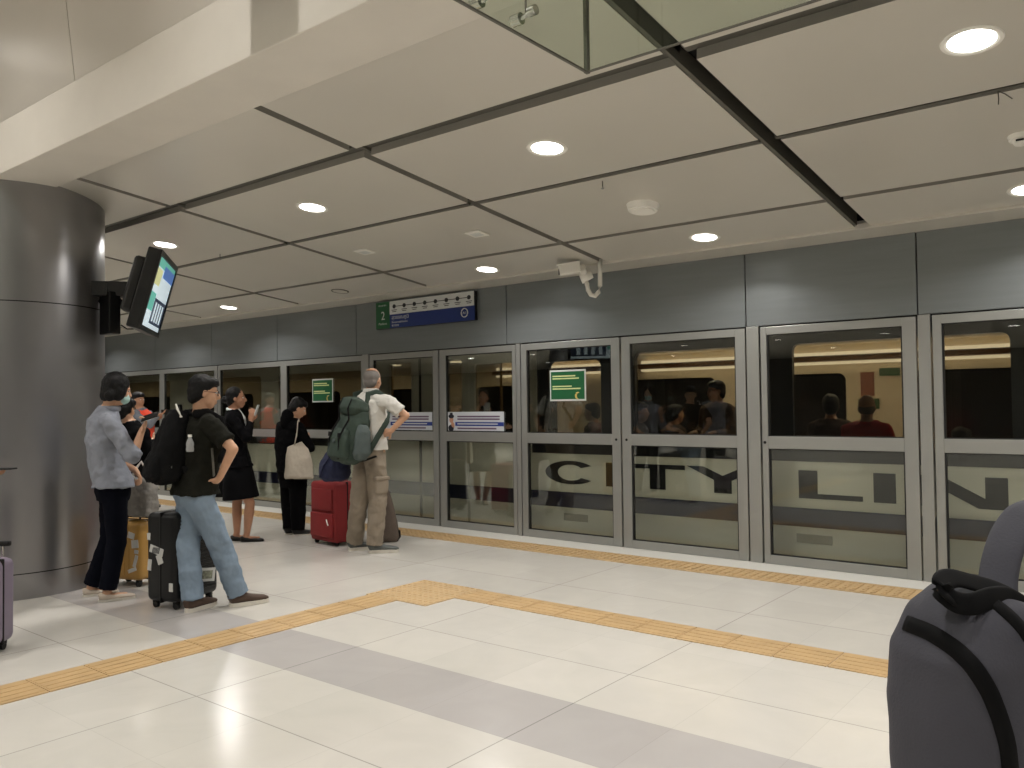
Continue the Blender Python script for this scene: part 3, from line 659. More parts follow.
# ------------------------------------------------------------------ people
M_skin = mat('skin_light', (196, 152, 122), .5, noise=.05, nscale=20); M_skin2 = mat('skin_tan', (168, 122, 94), .5, noise=.05, nscale=20)
M_hair = mat('hair_black', (9, 8, 8), .5, spec=.25, bump=.5, bscale=60, stretch=(6, 6, 1)); M_hairg = mat('hair_grey', (112, 106, 100), .6, noise=.25, nscale=40, bump=.5, bscale=80, stretch=(5, 5, 1))
M_eyew = mat('eye_white', (210, 205, 200), .3); M_sole = mat('sole_white', (206, 200, 188), .6); M_solek = mat('sole_dark', (30, 28, 27), .7)
def head_prims(bm, c, f, u, s=1., kind='skin'):
    r = f.cross(u).normalized()
    def P(a, b, z): return c + r*(a*s) + f*(b*s) + u*(z*s)
    def E(a, b, z, ra, rb, rz): ellipsoid(bm, P(a, b, z), (r*(ra*s), f*(rb*s), u*(rz*s)))
    if kind == 'skin':
        E(0, -.012, .022, .074, .094, .096); E(0, .024, -.03, .060, .066, .080); E(0, .048, -.086, .034, .034, .028)
        E(0, .078, .020, .044, .014, .011)
        cyl(bm, P(0, .088, .012), P(0, .108, -.028), .008*s, .014*s, 10); ball(bm, P(0, .104, -.03), .013*s, 10)
        E(0, .088, -.060, .022, .011, .008); E(0, .084, -.070, .020, .011, .008)
        for a in (-1, 1): E(a*.074, -.004, -.012, .010, .020, .030); E(a*.036, .058, -.03, .022, .02, .025)
    return P, E
def hand_prims(bm, w, d, n, side, s=1., curl=.5, thumb=1.):
    """w wrist, d finger direction, n palm normal (fingers curl towards it), side = towards thumb"""
    d = d.normalized(); n = (n - d*n.dot(d)).normalized(); sd = d.cross(n).normalized()
    if sd.dot(side) < 0: sd = -sd
    ellipsoid(bm, w+d*.045*s, (d*.055*s, sd*.040*s, n*.016*s)); rcone(bm, w-d*.01*s, .023*s, w+d*.03*s, .024*s, 10)
    for i, (o, L) in enumerate(((.030, .070), (.010, .080), (-.010, .074), (-.029, .058))):
        c0 = curl*(1+.12*i); p0 = w+d*.080*s+sd*o*s
        d1 = d*math.cos(c0*.6)+n*math.sin(c0*.6); d2 = d*math.cos(c0*1.5)+n*math.sin(c0*1.5); d3 = d*math.cos(c0*2.3)+n*math.sin(c0*2.3)
        p1 = p0+d1*L*.45*s; p2 = p1+d2*L*.32*s; p3 = p2+d3*L*.24*s
        rcone(bm, p0, .0092*s, p1, .0086*s, 8); rcone(bm, p1, .0086*s, p2, .008*s, 8); rcone(bm, p2, .008*s, p3, .0068*s, 8)
    t0 = w+d*.022*s+sd*.030*s; t1 = t0+(d*.6+sd*.7+n*.25*thumb).normalized()*.036*s; t2 = t1+(d*.9+sd*.25+n*.45*thumb).normalized()*.03*s
    rcone(bm, t0, .0125*s, t1, .0105*s, 8); rcone(bm, t1, .0105*s, t2, .0085*s, 8)
def frust(bm, p0, r0, p1, r1, seg=18): cyl(bm, p0, p1, r0, r1, seg)
def chain(bm, pts, rads, capend=True, seg=18):
    for i in range(len(pts)-1):
        frust(bm, pts[i], rads[i], pts[i+1], rads[i+1], seg)
        if i: ball(bm, pts[i], rads[i]*1.0, seg)
    ball(bm, pts[0], rads[0], seg)
def shoe(parent, ank, td, m, msole, L=.27, w=.046, h=.085, slim=False, sole=.018, name='shoe'):
    td = V((td.x, td.y, 0)).normalized(); sd = V((td.y, -td.x, 0)); g = V((ank.x, ank.y, 0)); heel = g - td*.065
    bm = B(); secs = []
    prof = [(0, .55, .8), (.06, .80, .98), (.2, .9, 1.), (.38, .84, .86), (.55, .95, .66), (.75, 1.05, .52), (.9, .88, .42), (1., .45, .26)]
    if slim: prof = [(0, .5, .62), (.06, .75, .68), (.2, .84, .6), (.4, .8, .42), (.6, .95, .42), (.8, .95, .38), (.93, .7, .3), (1., .35, .2)]
    for t, ww, hh in prof:
        hz = h*hh/2; secs.append((heel+td*(L*t)+V((0, 0, sole*.6+hz)), w*ww, hz, sd))
    loft(bm, secs, sd, 20, 2.6); o = robj(name, bm, m, parent, .006, 3)
    bm = B(); n = 24; r0 = []; r1 = []
    for k in range(n):
        a = 2*PI*k/n; t = .5+.5*math.cos(a)*1.02; x = math.sin(a)
        wl = w*1.06*abs(x)**.7*(1.02 if t > .5 else .88)*(1 if x > 0 else -1)
        p = heel+td*(L*t)+sd*wl; r0.append(bm.verts.new((p.x, p.y, 0.001))); r1.append(bm.verts.new((p.x, p.y, sole)))
    bm.faces.new(r0[::-1]); bm.faces.new(r1)
    for k in range(n): bm.faces.new((r0[k], r0[(k+1) % n], r1[(k+1) % n], r1[k]))
    bmesh.ops.recalc_face_normals(bm, faces=bm.faces)
    obj('sole', bm, msole, o)
    return o
def hair_short(t, c, f, u, m, s=1., length=.0, bun=False, name='hair', fringe=.03, back=.0, bob=False, vox=.007):
    bm = B(); P, E = head_prims(bm, c, f, u, s, 'none')
    E(0, -.022, .042, .084, .092, .086); E(0, -.050, -.004, .078, .062, .085+length*.3); E(0, -.062, -.045-length*.3, .066, .042, .050+length)
    for a in (-1, 1): E(a*.062, -.028, .005, .020, .050, .058+back*.3)
    if fringe: E(0, .030, .070, .076, .062, .045); E(0, .064, .066, .056, .030, .022)
    if bob:
        E(0, -.02, .03, .092, .098, .098)
        for a in (-1, 1): E(a*.066, .004, -.02, .026, .052, .075); E(a*.05, -.045, -.06, .04, .045, .05)
    if bun: ball(bm, P(0, -.115, -.02), .042*s)
    return robj(name, bm, m, t, vox, 2, .010, .02)
def eyes(t, c, f, u, s=1., m=None):
    r = f.cross(u).normalized()
    for a in (-1, 1):
        p = c + r*(a*.030*s) + f*(.079*s) + u*(.004*s)
        bm = B(); ellipsoid(bm, p, (r*(.013*s), f*(.008*s), u*(.007*s)), 12, 8); e = obj('eye', bm, M_eyew, t, smooth=True)
        bm = B(); ball(bm, p+f*.0045*s, .0052*s, 8); obj('iris', bm, M_hair, e)
        bm = B(); tube(bm, [p+r*((k-2)*.008*s)+u*((.021-.0012*(k-2)**2)*s)+f*(.004-.0015*abs(k-2))*s for k in range(5)], .0026*s, 6); obj('eyebrow', bm, m or M_hair, t)
def person(label, D, J, fwd, hf, hu=None, tw=(.17, .125, .145, .165, .155, .115, .175), skin=None, hair=None, hs=1., group=None,
           top=None, bottom=None, shoes=None, sleeves='short', vox=.007, hands=None, lean=0., top_disp=.03, name='person', hairkw={}, face=True, skirt=None, hem=None, low=False):
    """J: joints in metres. fwd: body heading; hf head heading. tw: hip hw, hip hd, waist hw, chest hw, shoulder hw, chest hd"""
    skin = skin or M_skin; fwd = fwd.normalized(); lat = fwd.cross(ZV).normalized()
    base = V((J['P'].x, J['P'].y, 0))
    t = thing(name, label, 'person', base, group=group)
    hu = hu or ZV; hf = hf.normalized(); hu = (hu-hf*hu.dot(hf)).normalized()
    P, W, Ch, UC, N, H = (J[k] for k in ('P', 'W', 'Ch', 'UC', 'N', 'H'))
    hw, hd, ww, cw, sw, cd_, _ = tw
    # --- body, one continuous surface
    bm = B(); head_prims(bm, H, hf, hu, hs)
    rcone(bm, H-hf*.02*hs-hu*.06*hs, .050*hs, N, .056*hs)
    loft(bm, [(P-ZV*.10, hw*.75, hd*.8), (P-ZV*.03, hw, hd), (P+ZV*.05, hw*.97, hd*.95), (W, ww, cd_*.82), (Ch, cw, cd_), (UC, sw, cd_*.85), (UC+(N-UC)*.7, .085, .07), (N, .06, .06)], lat, 26)
    for sd, sg in (('L', -1), ('R', 1)):
        S, El, Wr = J['S'+sd], J['E'+sd], J['W'+sd]
        rcone(bm, UC+lat*sg*sw*.5, .07, S, .052); rcone(bm, S, .050, El, .037); rcone(bm, El, .038, Wr, .025)
        h = hands[sd]; hand_prims(bm, Wr, h[0], h[1], h[2], h[4] if len(h) > 4 else 1., h[3] if len(h) > 3 else .5)
        Hp, K, A = J['H'+sd], J['K'+sd], J['A'+sd]
        rcone(bm, Hp, .080, K, .052); rcone(bm, K, .052, K+(A-K)*.35, .054); rcone(bm, K+(A-K)*.35, .054, A, .034)
        td = J['T'+sd]; rcone(bm, A, .034, V((A.x, A.y, .035))-td*.02, .030); rcone(bm, V((A.x, A.y, .035))-td*.03, .028, V((A.x, A.y, .03))+td*.12, .024)
    body = robj('body', bm, skin, t, vox, 3)
    if face: eyes(t, H, hf, hu, hs, hair)
    if hair: hair_short(t, H, hf, hu, hair, hs, vox=vox, **hairkw)
    # --- top
    if top:
        bm = B(); e = .016
        hz = hem if hem is not None else P.z-.06
        pz = V((P.x, P.y, hz))
        loft(bm, [(pz, hw+e+.016, hd+e+.014), (P+ZV*.03, hw+e+.006, hd+e+.006), (W, ww+e+.014, cd_*.9+e), (Ch, cw+e, cd_+e), (UC, sw+e, cd_*.88+e), (UC+(N-UC)*.62, .105, .085), (N-(N-UC)*.06, .073, .07)], lat, 30)
        for sd, sg in (('L', -1), ('R', 1)):
            S, El, Wr = J['S'+sd], J['E'+sd], J['W'+sd]
            rcone(bm, UC+lat*sg*sw*.5, .078, S, .066)
            if sleeves == 'short': frust(bm, S, .067, S.lerp(El, .72), .072)
            elif sleeves == 'roll': frust(bm, S, .066, El, .060); ball(bm, El, .059); frust(bm, El, .058, El.lerp(Wr, .22), .056)
            else: frust(bm, S, .066, El, .054); ball(bm, El, .054); frust(bm, El, .053, El.lerp(Wr, .94), .040)
        tp = robj('top', bm, top, t, vox+.001, 3, top_disp, .07)

    if bottom:
        bm = B(); e = .014
        b = bottom[1]; loft(bm, [(P-ZV*.10, hw*.9, hd*.95), (P-ZV*.03, hw+e*.5, hd+e*.5), (P+ZV*.05, hw, hd)]+([(P+ZV*.12, hw+.002, hd+.002)] if b.get('high') else []), lat, 28)
        for sd in 'LR':
            Hp, K, A = J['H'+sd], J['K'+sd], J['A'+sd]
            cuff = V((A.x, A.y, A.z))+(A-K).normalized()*b.get('drop', .0)
            frust(bm, Hp, b.get('r0', .098), K, b.get('r1', .074)); ball(bm, Hp, b.get('r0', .098)); ball(bm, K, b.get('r1', .074)); frust(bm, K, b.get('r1', .074), cuff, b.get('r2', .062))
        robj('trousers', bm, bottom[0], t, vox+.001, 3, b.get('disp', .016), .09)
    if skirt:
        bm = B(); loft(bm, [(V((P.x, P.y, skirt[1]))+fwd*.02, hw+.05, hd+.07), (P-ZV*.08, hw+.035, hd+.04), (P+ZV*.02, hw+.015, hd+.015), (W, ww+.01, cd_*.85)], lat, 30)
        robj('skirt', bm, skirt[0], t, vox+.002, 3, .012, .12)
    if shoes:
        for sd in 'LR': shoe(t, J['A'+sd], J['T'+sd], shoes[0], shoes[1], **shoes[2])
    return t, body
def dirs(deg):  # heading measured from image right towards away
    a = math.radians(deg); return RH*math.cos(a)+FH*math.sin(a)
def joints(D, spec): return {k: at(v[0], v[1], D+(v[2] if len(v) > 2 else 0)) for k, v in spec.items()}
def feet(J, D, la, ra, tl_, tr_, zl=.09, zr=.09):
    """ankle joints from the floor point under them"""
    for sd, (px, py), td in (('L', la, tl_), ('R', ra, tr_)):
        g = on_z(px, py); J['A'+sd] = V((g.x, g.y, zl)); J['T'+sd] = td

# --- 1: grey shirt, mask and phone
f1 = dirs(35); l1 = f1.cross(ZV)
J = joints(6.36, dict(P=(113, 487), W=(106, 463), Ch=(104, 440), UC=(105, 421), N=(110, 407), H=(117, 389), EL=(108, 456, .22), ER=(133, 456, -.16), WR=(141, 433, -.1), WL=(135, 470, .12)))
J['SL'] = J['UC']-l1*.155; J['SR'] = J['UC']+l1*.165
J['HL'] = J['P']-l1*.08-ZV*.07; J['HR'] = J['P']+l1*.08-ZV*.07
J['KL'] = at(110, 537, 6.45); J['KR'] = at(117, 540, 6.3)
feet(J, 6.36, (92, 596), (108, 601), dirs(25), dirs(32))
M_gsh = mat('shirt_grey', (132, 136, 146), .85, noise=.04, bump=.15, bscale=300); M_navy = mat('trouser_navy', (10, 12, 21), .9, spec=.08)
M_shoec = mat('shoe_cream', (196, 182, 166), .6)
p1, b1 = person('grey-shirted person in a pale mask looking at a phone by the steel column', 6.36, J, f1, dirs(42)-ZV*.3, hs=1.02,
    tw=(.165, .12, .145, .165, .155, .115, 0), hair=M_hair, hairkw=dict(length=.015, bob=True, fringe=0), top=M_gsh, sleeves='roll', hem=.86, bottom=(M_navy, dict(r0=.092, r1=.072, r2=.064, drop=0)), shoes=(M_shoec, M_sole, dict(L=.255, slim=True)),
    hands=dict(R=(at(147, 420, 6.27)-J['WR'], -FH*.3+ZV*.8-RH*.2, -FH-RH*.3, .75), L=(at(144, 483, 6.45)-J['WL'], -FH*.2-RH, FH-RH, .9)))
J1 = J
hf1 = (dirs(42)-ZV*.3).normalized(); u1 = (ZV-hf1*ZV.dot(hf1)).normalized()
bm = B(); P_, E_ = head_prims(bm, J['H'], hf1, u1, 1.02, 'none'); E_(0, .060, -.058, .056, .052, .046); robj('face_mask', bm, mat('mask_pale', (170, 205, 200), .8), p1, .006, 3)
bm = B(); tube(bm, [P_(.052, .06, -.045), P_(.07, .03, -.02), P_(.08, .0, .0)], .002, 6); obj('ear_loop', bm, MATS['mask_pale'], p1)
bm = B(); tube(bm, [J['N']+V((.066*math.cos(a), .066*math.sin(a), -.012)) for a in [2*PI*k/20 for k in range(20)]], .013, 8, closed=True, flat=1.8); robj('collar', bm, M_gsh, p1, .006, 2)
ph = at(146.5, 419.5, 6.24); pt = thing('smartphone', 'black phone held up by the person in the grey shirt', 'phone', ph)
ex = (at(154, 417, 6.24)-ph).normalized(); s_, u_, d_ = basis(ex)
PM = Matrix(((d_.x, s_.x, u_.x, ph.x), (d_.y, s_.y, u_.y, ph.y), (d_.z, s_.z, u_.z, ph.z), (0, 0, 0, 1))) @ Euler((math.radians(-35), 0, 0)).to_matrix().to_4x4()
bm = B(); rbox(bm, -.03, .10, -.035, .035, .012, .02, .004, 2, PM); obj('case', bm, M_blk, pt)
bm = B(); rbox(bm, -.03, .10, -.036, .036, .009, .012, .001, 1, PM); obj('frame', bm, M_chrome, pt)

# --- 2: dark tee, jeans, hand on hip
f2 = dirs(38); l2 = f2.cross(ZV); D = 6.03
J = joints(D, dict(P=(195, 490), W=(199, 468), Ch=(202, 444), UC=(202, 424), N=(201, 411), H=(204, 392), EL=(196, 458, .28), ER=(233, 449, -.18), WR=(220, 477, -.10), WL=(214, 463, .17)))
J['SL'] = J['UC']-l2*.17; J['SR'] = J['UC']+l2*.185
J['HL'] = J['P']-l2*.085-ZV*.06; J['HR'] = J['P']+l2*.09-ZV*.06
J['KL'] = at(188, 548, 5.98); J['KR'] = at(221, 547, 6.03)
feet(J, D, (193, 611), (238, 606), dirs(68), dirs(38))
M_tee = mat('tee_olive_black', (30, 30, 25), .95, spec=.1, bump=.1, bscale=300); M_jean = mat('jeans_blue', (122, 138, 154), .9, spec=.1, noise=.10, nscale=7, bump=.2, bscale=250)
M_shoeb = mat('shoe_brown', (74, 56, 44), .7, noise=.05)
p2, b2 = person('person in dark tee and light blue jeans with a hand on the hip', D, J, f2, dirs(28)-ZV*.15, hs=1.04,
    tw=(.175, .13, .155, .18, .17, .125, 0), hair=M_hair, hairkw=dict(), top=M_tee, sleeves='short', hem=.83, bottom=(M_jean, dict(r0=.105, r1=.083, r2=.078, drop=.01, disp=.03)), shoes=(M_shoeb, M_sole, dict(L=.29, w=.052, sole=.03, h=.09)),
    hands=dict(R=(at(213, 485, 5.98)-J['WR'], -RH*.6+FH*.4, -ZV-FH*.2, .7, 1.05), L=(at(212, 474, 6.12)-J['WL'], -RH*.3-FH, -ZV-RH*.2, .8)))
J2 = J; hf2 = (dirs(28)-ZV*.15).normalized(); u2 = (ZV-hf2*ZV.dot(hf2)).normalized()
P_, E_ = head_prims(B(), J['H'], hf2, u2, 1.04, 'none')
gl = thing('glasses', 'dark-framed glasses on the face of the person in jeans', 'glasses', P_(0, .1, .0))
for a in (-1, 1):
    c = P_(a*.034, .092, .0); r_ = hf2.cross(u2)
    bm = B(); tube(bm, [c+r_*(.023*math.cos(t))+u2*(.018*math.sin(t)) for t in [2*PI*k/16 for k in range(16)]], .0022, 6, closed=True); obj('rim', bm, M_blk, gl)
    bm = B(); tube(bm, [P_(a*.058, .088, .004), P_(a*.082, .04, .004), P_(a*.088, -.01, .0)], .0022, 6); obj('temple', bm, M_blk, gl)
bm = B(); tube(bm, [P_(-.011, .094, .004), P_(.0, .099, .008), P_(.011, .094, .004)], .002, 6); obj('bridge', bm, M_blk, gl)
M_bag = mat('bag_black', (10, 10, 11), .8, spec=.15, noise=.1, nscale=12, bump=.25, bscale=40)
def frameM(o, r, f, u): return Matrix(((r.x, f.x, u.x, o.x), (r.y, f.y, u.y, o.y), (r.z, f.z, u.z, o.z), (0, 0, 0, 1)))
# black backpack on their back
bo = at(173, 448, 5.98); bk = thing('backpack', 'black backpack with a small bottle, worn by the person in blue jeans', 'backpack', bo)
bu = (ZV+f2*.12).normalized(); bf = -f2; BM = frameM(bo, l2, bf, bu)     # local x across, y outwards, z up
def L3(M, *p): return M @ V(p)
bm = B()
loft(bm, [(L3(BM, 0, .02, -.255), .10, .06), (L3(BM, 0, .03, -.22), .155, .10), (L3(BM, 0, .03, -.08), .17, .115), (L3(BM, 0, .015, .08), .16, .10), (L3(BM, 0, .0, .20), .135, .08), (L3(BM, 0, -.01, .275), .09, .05)], l2, 30, 3)
robj('main_body', bm, M_bag, bk, .009, 4, .02, .08)
bm = B(); loft(bm, [(L3(BM, 0, .11, -.235), .10, .03), (L3(BM, 0, .125, -.20), .135, .05), (L3(BM, 0, .125, -.09), .135, .045), (L3(BM, 0, .11, -.02), .12, .02)], l2, 26, 3); robj('front_pocket', bm, M_bag, bk, .008, 3, .015, .06)
for a in (-1, 1):
    sh = J['UC']+l2*(a*.115)
    bm = B(); tube(bm, [L3(BM, a*.07, -.06, .25), sh-f2*.09+ZV*.075, sh+ZV*.085, sh+f2*.09+ZV*.03, sh+f2*.125-ZV*.10, sh+f2*.09-ZV*.25+l2*a*.03, L3(BM, a*.15, -.04, -.16)], .035, 10, flat=.28, hint=l2)
    robj('shoulder_strap', bm, M_bag, bk, .006, 2)
bm = B(); tube(bm, [L3(BM, -.03, -.02, .27), L3(BM, -.03, -.01, .31), L3(BM, .03, -.01, .31), L3(BM, .03, -.02, .27)], .009, 8); obj('carry_handle', bm, M_bag, bk)
bm = B(); tube(bm, [at(176, 404, 5.86), at(177.5, 409, 5.84), at(180, 414, 5.83), at(181, 417, 5.84)], [.006, .010, .008, .012], 8, flat=.6); obj('white_strap', bm, M_white, bk)
bm = B(); p = at(171, 467, 5.72); box(bm, -.018, .018, -.002, .003, -.008, .008, frameM(p, l2, bf, bu)); tagp = obj('logo_tag', bm, M_chrome, bk)
bt = at(190, 452, 5.80); btt = thing('water_bottle', 'small clear plastic bottle tucked in the black backpack', 'bottle', bt)
prof = [(0, .0), (.026, .002), (.028, .02), (.026, .035), (.028, .05), (.027, .065), (.016, .09), (.012, .10), (.012, .112), (0, .113)]
bm = B(); rings = []
for r_, z_ in prof[1:-1]: rings.append([bm.verts.new(bt+V((r_*math.cos(2*PI*k/20), r_*math.sin(2*PI*k/20), z_))) for k in range(20)])
for a, b in zip(rings, rings[1:]):
    for k in range(20): bm.faces.new((a[k], a[(k+1) % 20], b[(k+1) % 20], b[k]))
bm.faces.new(rings[0][::-1]); bm.faces.new(rings[-1])
obj('bottle_body', bm, mat('bottle_clear', (150, 152, 152), .12, spec=.9), btt, smooth=True)
bm = B(); cyl(bm, bt+V((0, 0, .105)), bt+V((0, 0, .122)), .014, seg=16); obj('cap', bm, M_white, btt)
# bag strap across the hip, belt end
bm = B(); tube(bm, [at(212, 448, 5.86), at(213, 462, 5.85), at(214, 476, 5.87)], .018, 8, flat=.3, hint=RH); obj('side_strap', bm, mat('strap_ribbed', (92, 90, 80), .8, bump=.6, bscale=60, wave=1.), bk)

# --- 3: black suit, skirt, phone
f3 = dirs(8); l3 = f3.cross(ZV); D = 9.0
J = joints(D, dict(P=(239, 470), W=(236, 449), Ch=(235, 431), UC=(234, 418), N=(233, 409), H=(236, 398), EL=(247, 437, .18), ER=(246, 437, -.16), WR=(251, 421, -.06), WL=(251, 420, .10)))
J['SL'] = J['UC']-l3*.15; J['SR'] = J['UC']+l3*.155
J['HL'] = J['P']-l3*.08-ZV*.06+f3*.02; J['HR'] = J['P']+l3*.08-ZV*.06
J['KL'] = at(237, 503, 9.08); J['KR'] = at(250, 503, 8.92)
feet(J, D, (237, 540.5), (247, 541.5), dirs(5), dirs(5))
M_suit = mat('suit_black', (10, 10, 12), .9, spec=.1); M_blkshoe = mat('shoe_black', (12, 12, 12), .35)
p3, b3 = person('person in a black skirt suit and flat shoes raising a phone', D, J, f3, dirs(12)-ZV*.02, hs=.98,
    tw=(.155, .12, .13, .15, .14, .105, 0), hair=M_hair, hairkw=dict(bun=True, fringe=0), top=M_suit, sleeves='long', hem=.82, skirt=(M_suit, .47), shoes=(M_blkshoe, M_solek, dict(L=.245, slim=True, sole=.008)), skin=M_skin2,
    hands=dict(R=(ZV+RH*.15, FH*.6-RH*.5, RH, .55), L=(ZV+RH*.2, -FH*.6-RH*.5, RH, .5)))
bm = B(); tube(bm, [J['N']+V((.062*math.cos(a), .062*math.sin(a), -.02-.02*math.cos(a-math.atan2(f3.y, f3.x)))) for a in [2*PI*k/20 for k in range(20)]], .012, 8, closed=True, flat=1.6)
tube(bm, [J['N']+f3*.06+l3*.02, J['UC']+f3*.112+l3*.03, J['Ch']+f3*.125], [.012, .018, .01], 8); robj('blouse_collar', bm, M_sw, p3, .006, 2)
ph = at(256.5, 411, 8.98); pt = thing('smartphone', 'pale phone raised by the person in the black skirt suit', 'phone', ph)
PM = frameM(ph, FH, RH, (ZV+RH*.35).normalized()); bm = B(); rbox(bm, -.035, .035, -.004, .004, -.07, .07, .003, 2, PM); obj('case', bm, M_sw, pt)
bm = B(); box(bm, -.031, .031, -.0055, -.004, -.063, .063, PM); obj('screen', bm, MATS['screen_white'], pt)
# handbag on far side
hb = at(227, 484, 9.02); t = thing('handbag', 'black handbag hanging behind the person in the skirt suit', 'handbag', V((hb.x, hb.y, hb.z-.15)))
bm = B(); loft(bm, [(hb-ZV*.14, .13, .05), (hb, .125, .055), (hb+ZV*.12, .10, .03)], f3, 24, 3.5); robj('bag_body', bm, M_bag, t, .008, 3, .01)
bm = B(); tube(bm, [hb+ZV*.12-f3*.07, hb+ZV*.30-f3*.03, hb+ZV*.36+f3*.03, hb+ZV*.30+f3*.07, hb+ZV*.12+f3*.09], .008, 8); obj('handle', bm, M_bag, t)

# --- 4: all black, tote on the shoulder
f4 = dirs(55); l4 = f4.cross(ZV); D = 9.5
J = joints(D, dict(P=(293, 478), W=(290, 459), Ch=(289, 442), UC=(290, 427), N=(292, 416), H=(298, 408), EL=(280, 447, .20), ER=(310, 448, -.10), WR=(305, 440, .18), WL=(297, 440, .30)))
J['SL'] = J['UC']-l4*.15; J['SR'] = J['UC']+l4*.155
J['HL'] = J['P']-l4*.08-ZV*.06; J['HR'] = J['P']+l4*.08-ZV*.06
J['KL'] = at(289, 507, 9.55); J['KR'] = at(298, 507, 9.42)
feet(J, D, (290, 534), (298, 535), dirs(30), dirs(20))
M_blkcl = mat('cloth_black', (9, 9, 10), .95, spec=.08)
p4, b4 = person('person in all black with a pale tote bag, head bowed', D, J, f4, dirs(22)-ZV*.55, hs=.98,
    tw=(.165, .13, .15, .165, .15, .12, 0), hair=M_hair, hairkw=dict(length=.01, fringe=.03), top=M_blkcl, sleeves='long', hem=.72, bottom=(M_blkcl, dict(r0=.105, r1=.09, r2=.078, drop=.03)), shoes=(M_blkshoe, M_sole, dict(L=.26, sole=.012)),
    hands=dict(R=(ZV*.3+FH+RH*.2, ZV-RH, RH, .8), L=(RH+ZV*.4, -FH+ZV, FH, .7)))
bm = B(); rcone(bm, J['N']-f4*.08-ZV*.03, .07, J['N']-f4*.10-ZV*.10, .055); ball(bm, J['N']-f4*.06+ZV*.01, .075); robj('hood', bm, M_blkcl, p4, .010, 3, .015)
c = at(299, 462, 9.30); tt = thing('tote_bag', 'cream canvas tote bag hanging from the shoulder of the black-clad person', 'tote bag', c-ZV*.2)
M_tote = mat('canvas_cream', (186, 176, 160), .9, noise=.05, nscale=10, bump=.2, bscale=200)
td_ = (dirs(12)); tn = td_.cross(ZV).normalized()
bm = B(); loft(bm, [(c-ZV*.19, .150, .035), (c-ZV*.17, .158, .05), (c, .150, .045), (c+ZV*.12-td_*.015, .125, .03), (c+ZV*.20-td_*.045, .085, .014)], td_, 30, 4); robj('bag_body', bm, M_tote, tt, .008, 3, .02, .10)
shp = J['SR']+ZV*.065
bm = B()
tube(bm, [c+ZV*.19-td_*.05+tn*.012, c+ZV*.30-td_*.02+tn*.06, shp+tn*.05-td_*.01, shp+ZV*.02, shp-tn*.05, c+ZV*.30-td_*.03-tn*.06, c+ZV*.19-td_*.05-tn*.012], .014, 8, flat=.4, hint=td_); obj('strap', bm, M_tote, tt, smooth=True)

# --- 5: white shirt, cargo trousers, green backpack
f5 = dirs(42); l5 = f5.cross(ZV); D = 8.28
J = joints(D, dict(P=(370, 450), W=(369, 432), Ch=(370, 414), UC=(370, 401), N=(371, 391), H=(373, 380), EL=(352, 424, .25), ER=(406, 415.5, -.16), WR=(391, 431, -.14), WL=(364, 438, .25)))
J['SL'] = J['UC']-l5*.18; J['SR'] = at(388, 402, 8.12)
J['HL'] = J['P']-l5*.095-ZV*.06; J['HR'] = J['P']+l5*.095-ZV*.06
J['KL'] = at(359, 503, 8.22); J['KR'] = at(378, 500, 8.18)
feet(J, D, (355, 550.5), (375, 553), dirs(25), dirs(12), .10, .10)
M_wsh = mat('shirt_white', (205, 202, 194), .85, bump=.1, bscale=200); M_cargo = mat('cargo_khaki', (138, 126, 110), .9, noise=.05, nscale=8, bump=.2, bscale=200)
M_snk = mat('sneaker_grey', (84, 88, 86), .7)
p5, b5 = person('grey-haired person in a white polo and khaki cargo trousers', D, J, f5, dirs(70), hs=1.02,
    tw=(.18, .13, .165, .185, .175, .13, 0), hair=None, top=M_wsh, sleeves='short', hem=1.02, bottom=(M_cargo, dict(r0=.108, r1=.092, r2=.082, drop=.02, disp=.035, high=1)), shoes=(M_snk, M_sole, dict(L=.30, w=.052, sole=.035)),
    hands=dict(R=(at(380, 435, 8.2)-J['WR'], -RH*.3+FH, -ZV, .8, 1.08), L=(RH*.5-FH*.2-ZV*.2, -FH, ZV, .7)))
hf5 = dirs(70); bm = B(); P_, E_ = head_prims(bm, J['H'], hf5, ZV, 1.02, 'none')
E_(0, -.024, .030, .080, .088, .078); E_(0, -.055, -.02, .070, .052, .06); robj('hair', bm, M_hairg, p5, .007, 3, .006, .02)
bm = B(); ellipsoid(bm, P_(0, -.035, .098), (hf5.cross(ZV)*.05, hf5*.05, V((0, 0, .016)))); robj('bald_patch', bm, M_skin, p5, .006, 2)
bm = B(); tube(bm, [J['N']+V((.070*math.cos(a), .070*math.sin(a), .0)) for a in [2*PI*k/20 for k in range(20)]], .014, 8, closed=True, flat=1.9); robj('collar', bm, M_wsh, p5, .006, 2)
bm = B(); loft(bm, [(J['P']+ZV*.085, .178, .136), (J['P']+ZV*.115, .176, .134)], l5, 30, 2.4); obj('belt', bm, mat('belt_dark', (46, 38, 32), .6), p5, smooth=False)
kc = J['HR'].lerp(J['KR'], .62)+l5*.085-FH*.0
bm = B(); rbox(bm, -.022, .022, -.075, .075, -.10, .06, .02, 4, frameM(kc, l5, f5, ZV)); robj('cargo_pocket', bm, M_cargo, p5, .007, 3, .015)
bm = B(); rbox(bm, -.03, .03, -.082, .082, -.02, .02, .008, 3, frameM(kc+ZV*.055, l5, f5, ZV)); robj('pocket_flap', bm, M_cargo, p5, .007, 2)
